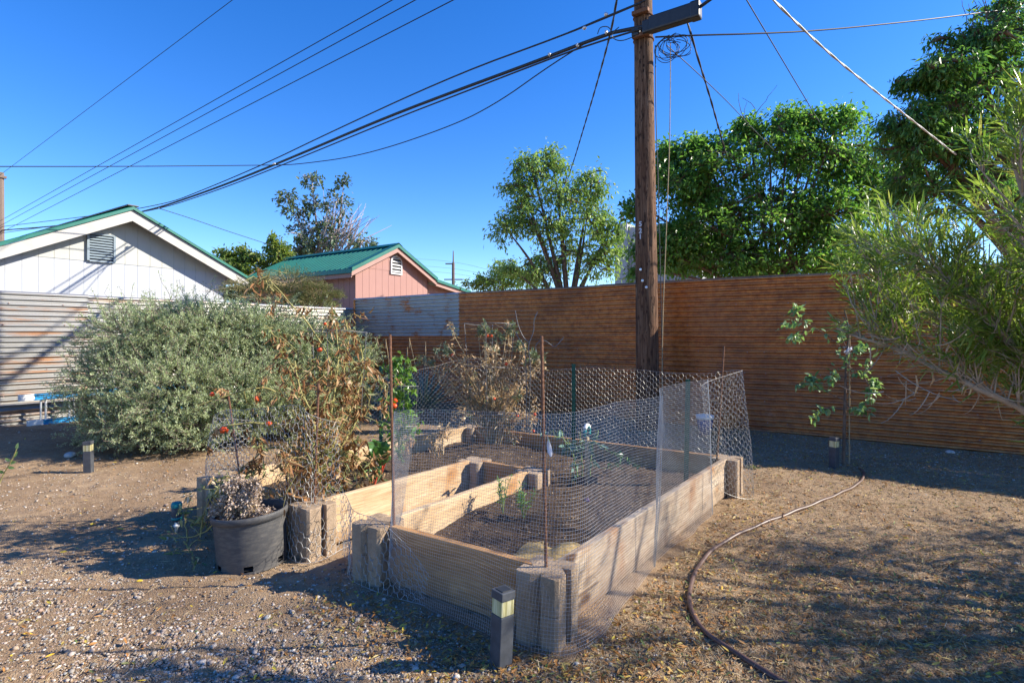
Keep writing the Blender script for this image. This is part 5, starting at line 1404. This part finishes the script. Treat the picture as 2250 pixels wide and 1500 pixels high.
# trees outside the right of the frame that shade the foreground (same kind of tree, rest of the row)
bo = RT * 5.3 + FW * 2.4
t2 = thing('desert_willow', bo, 'second narrow-leaved tree standing outside the right edge', 'tree')
gt = MB(); S, E = [], []
tubes(gt, np.array([bo, bo + UP * .7, bo + UP * 1.5]), np.array([.10, .08, .06]), 10)
for k in range(70):
    c = bo + RT * rng.normal(0, .75) + FW * rng.normal(.1, .72) + UP * rng.uniform(.9, 2.8)
    tubes(gt, bez(bo + UP * rng.uniform(.6, 1.4), (bo + c) / 2 + UP * .8, c, 9), np.linspace(.03, .008, 9), 6)
    n = 12; d = nrm(rv(n) + UP * .3); S.append(np.repeat(c[None], n, 0) + rv(n) * .1); E.append(S[-1] + d * rng.uniform(.15, .45, (n, 1)))
S, E = np.concatenate(S), np.concatenate(E); gt.build('trunk', M['pale_bark'], t2, smooth=True)
g = MB(); twig_tubes(g, S, E, .05, .003, .001); g.build('twigs', M['pale_bark'], t2)
g = MB(); twig_leaves(g, S, E, .05, 13, .11, .012, .02, .1, .2, .3, 1, .6, .1, .7); g.build('leaves', M['willow'], t2)

# ------------------------------------------------------------------ sapling with stake
bs = G(1853, 1022)
t_ = thing('apple_sapling', bs, 'young staked sapling with a few leafy shoots in front of the rusty fence', 'sapling')
D_ = float(bs @ FW)
gs = MB(); tubes(gs, resample(np.array([bs, W(1856, 900, D_), W(1859, 800, D_), W(1866, 720, D_), W(1855, 680, D_)]), 14), np.linspace(.016, .006, 14), 7)
sh_ = [[(1857, 770), (1830, 745), (1790, 720), (1745, 700), (1712, 722)], [(1760, 705), (1745, 685), (1752, 672)], [(1770, 710), (1765, 735), (1735, 740)], [(1858, 880), (1830, 868), (1795, 850), (1780, 838), (1748, 845)], [(1800, 855), (1788, 840), (1782, 828)], [(1856, 900), (1820, 895), (1795, 905), (1790, 918)],
       [(1858, 890), (1885, 900), (1905, 905)], [(1860, 800), (1895, 830), (1905, 800), (1912, 775)], [(1900, 830), (1915, 860), (1900, 885)], [(1905, 835), (1930, 845)], [(1860, 780), (1885, 770), (1895, 760)], [(1858, 760), (1845, 735), (1850, 715)], [(1857, 830), (1830, 820), (1822, 840)]]
LP, LD = [], []
for s in sh_:
    P3 = resample(smooth_path(np.array([W(x, y, D_ + rng.normal(0, .03)) for x, y in s]), 2), 16); tubes(gs, P3, np.linspace(.005, .0018, 16), 5)
    for k in range(34):
        q = int(rng.integers(5, 16)); LP.append(P3[q] + rng.normal(0, .018, 3)); LD.append(nrm(rv(1)[0] + nrm(P3[q] - P3[q - 1]) * .5 - UP * .25))
for k in range(26): LP.append(W(1858 + rng.normal(0, 16), rng.uniform(755, 815), D_)); LD.append(rv(1)[0])
gs.build('stem', M['bark'], t_, smooth=True)
g = MB(); n = len(LP); leaves(g, np.array(LP), np.array(LD), rv(n) * .8 + UP, rng.uniform(.05, .085, n), rng.uniform(.028, .045, n), .25, rng.uniform(0, .5, n), 2); g.build('leaves', M['apple'], t_)
st = MB(); tubes(st, np.array([W(1866, 1020, D_ + .05) * [1, 1, 0], W(1867, 735, D_ + .04)]), .006, 8, caps=True); st.build('stake', M['drystem'], t_)
g = MB(); leaves(g, np.repeat(W(1860, 772, D_ - .02)[None], 14, 0) + rng.normal(0, .02, (14, 3)), rv(14), rv(14), .035, .028, .6, rng.uniform(.6, 1.5, 14), 2)
g.build('tie', M['tagpaper'], t_)

# ------------------------------------------------------------------ tomato plants
def tomato(name, label, base, stems, nside, leafsets, fruits, stemmat, r0=.010, fr=.026, sl=(.10, .28), hang=.5, cat='tomato plant', d_leaf=2):
    """stems: list of guide-point lists; leafsets: list of (name, material, count per side shoot, length, width, curl, hang)"""
    base = np.asarray(base, float); t_ = thing(name, base, label, cat)
    gs = MB(); SS, EE = [], []
    for s in stems:
        P3 = resample(smooth_path(np.array([W(*p) if len(p) == 3 and abs(p[0]) > 30 else np.array(p) for p in s]), 3), 30)
        P3 = P3 + np.cumsum(rng.normal(0, .0022, P3.shape), 0)
        tubes(gs, P3, np.linspace(r0, r0 * .35, 30), 6)
        for k in range(nside if not (isinstance(s[-1], tuple) and len(s[-1]) == 3 and (s[-1][1] < 640 or 330 < s[-1][0] < 470)) else nside // 4):
            q = int(rng.integers(6, 30)); d = nrm(rv(1)[0] + UP * .15); L = rng.uniform(*sl)
            SS.append(P3[q]); EE.append(P3[q] + d * L)
    SS, EE = np.array(SS), np.array(EE)
    twig_tubes(gs, SS, EE, hang * .5, .0028, .0012, 4, .10)
    gs.build('stems', stemmat, t_, smooth=True)
    for (nm, mt, frac, cnt, L, Wd, curl, hg_) in leafsets:
        k = rng.random(len(SS)) < frac
        g = MB(); S_, E_ = SS[k], EE[k]; T = len(S_)
        t = .25 + .75 * rng.random((T, cnt)); P = S_[:, None] + (E_ - S_)[:, None] * t[..., None]
        P[..., 2] -= hang * .5 * t * t * np.linalg.norm(E_ - S_, axis=1)[:, None]
        P = P.reshape(-1, 3) + rng.normal(0, .012, (T * cnt, 3)); n = T * cnt
        leaves(g, P, rv(n) * .8 + np.array([0, 0, -hg_]), rv(n) + UP * .3, L * rng.uniform(.5, 1.35, n), Wd * rng.uniform(.6, 1.3, n), .55, curl * rng.uniform(-.4, 1.2, n), d_leaf)
        g.build(nm, mt, t_)
    for p in fruits:
        px, py, dd = p[:3]; r = p[3] if len(p) > 3 else fr
        g = MB(); P3 = W(px, py, dd); V = ICO2_V.copy(); aa = np.arctan2(V[:, 1], V[:, 0]); V = V * (1 + .035 * np.cos(5 * aa) * np.abs(V[:, 2])[...])[:, None]
        g.add(V * np.array([1, 1, .86]) * r + P3, ICO2_F)
        g.build('tomato', M['tomato'], t_, smooth=True)
    return t_
# the big wilted plant
D = 3.55
b0 = W(700, 1050, 3.45); b0[2] = .14
B = (700, 1060, 3.45)
stems = [[B, (690, 950, 3.5), (740, 820, 3.6), (700, 740, 3.6), (660, 690, 3.6), (625, 650, 3.6), (590, 615, 3.6)],
         [(600, 640, 3.6), (575, 622, 3.6), (585, 605, 3.6)],
         [B, (640, 960, 3.4), (590, 920, 3.35), (520, 925, 3.3), (470, 945, 3.25), (420, 985, 3.2)],
         [B, (650, 900, 3.45), (600, 850, 3.4), (545, 850, 3.35), (490, 868, 3.3), (430, 888, 3.25)],
         [B, (670, 880, 3.5), (640, 800, 3.5), (610, 760, 3.5), (600, 730, 3.5)],
         [B, (730, 900, 3.6), (760, 800, 3.65), (770, 740, 3.7), (760, 700, 3.7)],
         [B, (740, 950, 3.6), (790, 860, 3.75), (800, 790, 3.8), (790, 745, 3.8)],
         [B, (760, 960, 3.7), (800, 880, 3.85), (825, 830, 3.9), (850, 850, 3.95)],
         [B, (700, 860, 3.6), (690, 780, 3.65), (700, 730, 3.7), (720, 700, 3.7)],
         [B, (660, 1000, 3.4), (600, 980, 3.3), (560, 1000, 3.25), (540, 1050, 3.2)],
         [B, (720, 1000, 3.5), (760, 980, 3.6), (790, 1000, 3.7), (800, 1040, 3.75)],
         [B, (700, 940, 3.3), (660, 870, 3.25), (650, 800, 3.3)], [B, (730, 880, 3.45), (740, 780, 3.5), (735, 720, 3.55)],
         [B, (680, 1020, 3.25), (650, 1000, 3.15), (630, 1030, 3.1)]]
tomato('tomato_plant', 'huge wilted tomato plant sprawling over the left arm of the bed', b0, stems, 29,
       [('dry_leaves', M['brown_dry'], .74, 10, .056, .0165, 1.4, 1.0), ('green_leaves', M['tom'], .34, 6, .055, .017, 1.0, .5)],
       [(466, 866, 3.3, .015), (565, 876, 3.36, .020), (492, 944, 3.25, .026), (591, 930, 3.35, .018), (702, 768, 3.55, .017), (714, 711, 3.7, .012), (505, 1068, 3.1, .020)],
       M['tomstem'], .0105, sl=(.10, .26), hang=.6)
# the fan-shaped dead one at the back
B = (1085, 965, 5.3); b0 = W(*B); b0[2] = .17
tips = [(955, 775), (935, 800), (985, 760), (1000, 740), (1060, 720), (1095, 755), (1120, 712), (1075, 760), (1150, 770), (1185, 800), (1195, 790), (1020, 800), (970, 850), (1150, 860), (1180, 900), (1040, 850), (1110, 800), (1130, 840), (1170, 930), (1010, 900)]
stems = [[B, (1085 + (x - 1085) * .35, 965 + (y - 965) * .5 - 8, 5.3 + rng.normal(0, .08)), (x, y, 5.3 + rng.normal(0, .2))] for x, y in tips]
tomato('tomato_plant', 'fan-shaped dead brown tomato plant in a wire cage at the back', b0, stems, 25,
       [('dry_leaves', M['dry'], .62, 6, .042, .016, .9, .6), ('green_leaves', M['tomgrey'], .10, 10, .035, .014, .4, .0)],
       [(x, y, 5.2, .015) for x, y in ((1072, 738), (1080, 738), (994, 780), (1112, 800), (1086, 876), (1175, 910), (1137, 913), (1172, 947))], M['drystem'], .008, sl=(.06, .18), hang=.2)
g_t = []
# grey-green tips of that plant that are still alive
sp_ = shrub('tomato_shoots', 'grey-green living shoots at the tips of the fan-shaped tomato plant', b0,
      [(935, 795, 5.3, 18, 14, .5), (975, 770, 5.3, 20, 14, .6), (1062, 722, 5.3, 9, 14, .4), (1090, 735, 5.25, 10, 8, .35), (1125, 725, 5.3, 9, 20, .5), (1175, 790, 5.3, 22, 20, .7), (1145, 765, 5.3, 14, 14, .4), (1085, 765, 5.3, 12, 10, .3), (1140, 870, 5.2, 12, 10, .2), (1055, 735, 5.3, 6, 6, .2)],
      M['tomgrey'], M['drystem'], 46, 9, (.032, .013, .01), .003, .1, .4, 'tomato plant', base_spread=.03)
# leafy green pepper / young tomato
B = (878, 1010, 4.55); b0 = W(*B); b0[2] = .17
stems = [[B, (880, 900, 4.55), (884, 850, 4.55), (880, 795, 4.55)], [B, (870, 900, 4.5), (868, 830, 4.5), (866, 800, 4.5)], [B, (886, 930, 4.5), (895, 870, 4.5), (893, 820, 4.5)], [B, (868, 960, 4.5), (858, 900, 4.45), (856, 870, 4.45)], [B, (895, 960, 4.5), (900, 930, 4.5), (898, 900, 4.5)],
         [(880, 850, 4.55), (895, 800, 4.55), (905, 810, 4.55)], [(875, 850, 4.5), (870, 795, 4.5), (866, 785, 4.5)]]
tomato('pepper_plant', 'fresh bright green vine with a cluster of red tomatoes behind the left rebar', b0, stems, 15,
       [('leaves', M['pepper'], .9, 4, .062, .030, .4, .35)], [(860, 885, 4.4, .024), (868, 880, 4.45, .022), (866, 892, 4.38, .026)], M['greenstem'], .005, sl=(.05, .14), hang=.4)
# swiss chard
def chard(base, label, n, h, seed):
    t_ = thing('chard_plant', base, label, 'chard'); r = np.random.default_rng(seed); gs = MB(); gl2 = MB()
    for k in range(n):
        a = r.uniform(0, 2 * math.pi); lean = r.uniform(.2, .8); L = h * r.uniform(.6, 1.1)
        d = nrm(np.array([math.cos(a) * lean, math.sin(a) * lean, 1])); s = base; e = s + d * L * .5
        tubes(gs, bez(s, (s + e) / 2 + UP * .02, e + d * L * .25, 8), np.linspace(.007, .003, 8), 6)
        nb = 9; t = np.linspace(0, 1, nb); wv = np.sin(np.pi * np.clip(t * .92 + .08, 0, 1)) ** .7 * L * .22
        side = nrm(np.cross(d, UP)); nn = np.cross(side, d)
        ctr = e + np.outer(t * L * .6, d) - np.outer(t ** 2 * L * .25 * lean, UP)
        u = np.linspace(-1, 1, 7)
        Pm = ctr[:, None] + side * (wv[:, None] * u)[..., None] + nn * ((np.abs(u) * wv[:, None] * .35) + .012 * np.sin(t[:, None] * 17 + u * 5) * np.abs(u))[..., None]
        grid(gl2, Pm[..., 0], Pm[..., 1], Pm[..., 2])
    gs.build('stalks', M['redstem'], t_, smooth=True); gl2.build('leaves', M['chard'], t_, smooth=True)
b0 = W(838, 1000, 4.2); b0[2] = .20
chard(b0, 'red-stalked chard with dark crinkled leaves near the left board', 11, .30, 5)
b0 = W(822, 1035, 3.95); b0[2] = .16
chard(b0, 'small drooping chard behind the inner board of the left arm', 7, .16, 8)
# wilted dead stalks
b0 = W(968, 1000, 4.5); b0[2] = .17
stems = [[(962, 1002, 4.5), (957, 965, 4.5), (950, 950, 4.5), (935, 965, 4.5)], [(972, 998, 4.5), (968, 960, 4.5), (962, 942, 4.5), (958, 960, 4.5)], [(968, 960, 4.5), (975, 940, 4.5), (985, 925, 4.5)]]
tomato('dead_plant', 'small withered plant with pale bare stalks in the middle of the bed', b0, stems, 12, [('dry_leaves', M['dry'], .9, 4, .035, .013, 1.0, .8)], [], M['drystem'], .008, sl=(.03, .10), hang=.8, cat='dead plant')
# young green plants in the right arm
for px, py, d, h, lab in ((1105, 1128, 3.38, .22, 'slim young green plant left of a similar one in the right arm'), (1150, 1132, 3.30, .20, 'bushier young green plant near the inner corner blocks')):
    b0 = W(px, py, d); b0[2] = float(zsoil(b0[0], b0[1])); t_ = thing('leafy_seedling', b0, lab, 'plant', 'young green plants')
    gs, g = MB(), MB(); LP, LD = [], []
    for k in range(5):
        tip = b0 + UP * h * rng.uniform(.65, 1.0) + RT * rng.normal(0, .035) + FW * rng.normal(0, .03); P3 = bez(b0, (b0 + tip) / 2 + rng.normal(0, .01, 3), tip, 10); tubes(gs, P3, np.linspace(.003, .0013, 10), 5)
        for j in range(26):
            q = int(rng.integers(3, 10)); LP.append(P3[q]); LD.append(nrm(rv(1)[0] * [1, 1, .4] + UP * .55))
    n = len(LP); leaves(g, np.array(LP), np.array(LD), rv(n) * .5 + UP, rng.uniform(.02, .05, n), rng.uniform(.006, .011, n), .3, rng.uniform(0, .6, n), 2)
    gs.build('stems', M['greenstem'], t_); g.build('leaves', M['pepper'], t_)
# flowering sage stalk & brassica round the spade
b0 = W(1290, 1140, 3.6); b0[2] = float(zsoil(b0[0], b0[1]))
t_ = thing('flowering_sage', b0, 'single purple flower spike in front of the spade', 'flower')
g = MB(); tip = W(1291, 1098, 3.6); tubes(g, np.array([b0, (b0 + tip) / 2 + RT * .004, tip]), .002, 5); g.build('stem', M['greenstem'], t_)
g = MB(); P = b0 + (tip - b0) * rng.uniform(.35, 1, (60, 1)); leaves(g, P + rng.normal(0, .004, (60, 3)), rv(60), rv(60), .012, .007, .3, .2, 1); g.build('blossom', M['purple'], t_)
b0 = W(1282, 1085, 4.05); b0[2] = .19
stems = [[(1275, 1090, 4.05), (1268, 1030, 4.05), (1262, 985, 4.05), (1250, 955, 4.05)], [(1290, 1085, 4.1), (1300, 1020, 4.1), (1305, 980, 4.1), (1312, 950, 4.1)], [(1280, 1085, 4.1), (1278, 1000, 4.1), (1270, 950, 4.1)], [(1265, 985, 4.05), (1240, 965, 4.05), (1222, 960, 4.05)], [(1270, 1080, 4.0), (1262, 1060, 4.0), (1255, 1070, 4.0)]]
tomato('brassica_plant', 'tall leggy blue-green plant growing round the spade', b0, stems, 7, [('leaves', M['yucca'], .9, 4, .075, .030, .5, .5)], [], M['greenstem'], .007, sl=(.05, .14), hang=.5, cat='plant')
# spilling plants at the back corner of the mesh
b0 = W(1395, 1020, 4.4); b0[2] = .17
tomato('squash_vine', 'low trailing green vine along the back board', b0, [[(1330, 985, 4.4), (1360, 1000, 4.35), (1400, 1025, 4.3)], [(1300, 1020, 4.3), (1340, 1035, 4.25), (1370, 1030, 4.2)]], 6, [('leaves', M['chard'], .9, 3, .04, .02, .4, .1)], [], M['greenstem'], .003, sl=(.03, .08), cat='plant')

# ------------------------------------------------------------------ dried plant in the pot, with a vine over its rim
b0 = np.array([*pc, .26])
t_ = thing('dried_flowers', b0, 'bushy grey-brown dried flower heads filling the nursery pot', 'dead plant')
gs, g = MB(), MB()
dd = 3.02; S, E = [], []
for px, py, rx, ry, n in ((520, 1105, 42, 32, 60), (490, 1115, 26, 24, 28), (550, 1095, 26, 34, 32), (575, 1125, 20, 16, 20), (530, 1078, 30, 22, 28), (515, 1066, 26, 20, 24), (552, 1066, 18, 22, 20)):
    c = W(px, py, dd); d = rv(n); off = (d @ RT)[:, None] * RT * rx * dd / FPX + (d @ FW)[:, None] * FW * rx * dd / FPX + d[:, 2:3] * UP * ry * dd / FPX
    S.append(c + off * .35); E.append(c + off * rng.uniform(.75, 1.1, (n, 1)))
    for k in range(n // 4): tubes(gs, bez(b0 + rng.normal(0, .03, 3) * [1, 1, 0], c, E[-1][k], 7), np.linspace(.0025, .001, 7), 4)
S, E = np.concatenate(S), np.concatenate(E)
twig_tubes(gs, S, E, .1, .0015, .0008); gs.build('stems', M['drystem'], t_)
twig_leaves(g, S, E, .1, 30, .016, .009, .009, .1, .4, .5, 1, 1.0, .1, .3); g.build('seed_heads', M['grey_dry'], t_)
b0 = np.array([-3.08, 1.80, .02])
D3 = 3.1
tomato('tomato_vine', 'thin half-dry tomato vine trailing to the left of the pot', b0, [[(470, 1150, 3.05), (440, 1180, 3.1), (410, 1190, 3.15), (385, 1180, 3.2), (372, 1160, 3.2)], [(410, 1190, 3.15), (408, 1140, 3.2), (420, 1100, 3.2), (430, 1085, 3.2)], [(440, 1180, 3.1), (445, 1120, 3.15), (462, 1085, 3.15), (480, 1070, 3.1)], [(470, 1150, 3.05), (480, 1090, 3.05), (500, 1060, 3.05), (510, 1050, 3.1)], [(405, 1188, 3.15), (415, 1210, 3.1), (420, 1225, 3.05)]], 12,
       [('green_leaves', M['tom'], .6, 5, .045, .016, .7, .3), ('dry_leaves', M['dry'], .35, 4, .045, .016, 1.0, .9)], [], M['tomstem'], .0045, sl=(.04, .13), hang=.3, cat='tomato plant')

# ------------------------------------------------------------------ spiky blue-green desert plants by the corner, sprig at the left
for px, d, h, n, lab in ((930, 8.3, .85, 170, 'spiky blue-green rosette against the rusty fence behind the bed'), (865, 8.9, .75, 140, 'spiky blue-green rosette nearest the fence corner')):
    b0 = W(px, 735, d) * [1, 1, 0]; t_ = thing('spiky_yucca', b0, lab, 'yucca', 'spiky rosettes by the fence'); g = MB()
    dr = nrm(rv(n) * [1, 1, .6] + UP * .55); dr[:, 2] = np.abs(dr[:, 2]); leaves(g, np.repeat(b0[None], n, 0) + UP * .12 + dr * .06, dr, rv(n) * .3 + UP, h * rng.uniform(.7, 1.1, n), .022, .4, rng.uniform(0, .25, n), 2); g.build('spikes', M['yucca'], t_)
    g = MB()
    for x in ((828, 848, 895) if px < 900 else (900, 935)):
        top = W(x, 742 + rng.uniform(0, 25), d); tubes(g, bez(b0 + UP * .1, (b0 + top) / 2 + RT * .03, top, 8), np.linspace(.008, .005, 8), 5)
        tubes(g, np.array([top - UP * .12, top + UP * .03]), np.array([.010, .004]), 5)
    g.build('flower_stalks', M['drystem'], t_)
b0 = G(-60, 1330); t_ = thing('cactus_sprig', b0, 'small green sprig poking in at the left edge', 'plant')
D_ = float(b0 @ FW); gs = MB(); tip = W(37, 985, D_); P3 = resample(smooth_path(np.array([b0, W(-30, 1150, D_), W(2, 1050, D_), W(14, 1030, D_), W(28, 1008, D_), tip]), 2), 20); tubes(gs, P3, np.linspace(.006, .002, 20), 6); gs.build('stem', M['tomstem'], t_)
g = MB(); pts = [(20, 1018, 1, .3), (30, 1005, .6, 1), (24, 1012, -1, .3), (36, 988, .2, 1), (10, 1038, -.9, .2), (16, 1026, .9, -.1)]
P = np.array([W(a, b, D_) for a, b, _, _ in pts]); Dv = np.array([RT * a + UP * b for _, _, a, b in pts]); leaves(g, P, Dv, -np.repeat(FW[None], 6, 0), .035, .017, .2, .1, 2); g.build('leaves', M['elm'], t_)
# low weeds here and there
for px, py, lab in ((1655, 1032, 'small weed tuft beside the far right corner block'), (170, 985, 'small leafy weed beside the pale stone')):
    b0 = gl(px, py); t_ = thing('weed_tuft', b0, lab, 'weed'); n = 26
    g = MB(); dr = nrm(rv(n) * [1, 1, .5] + UP * .6); leaves(g, np.repeat(b0[None], n, 0) + rng.normal(0, .02, (n, 3)) * [1, 1, 0], dr, UP + rv(n) * .3, rng.uniform(.04, .10, n), .011, .3, .4, 2); g.build('leaves', M['tom'], t_)
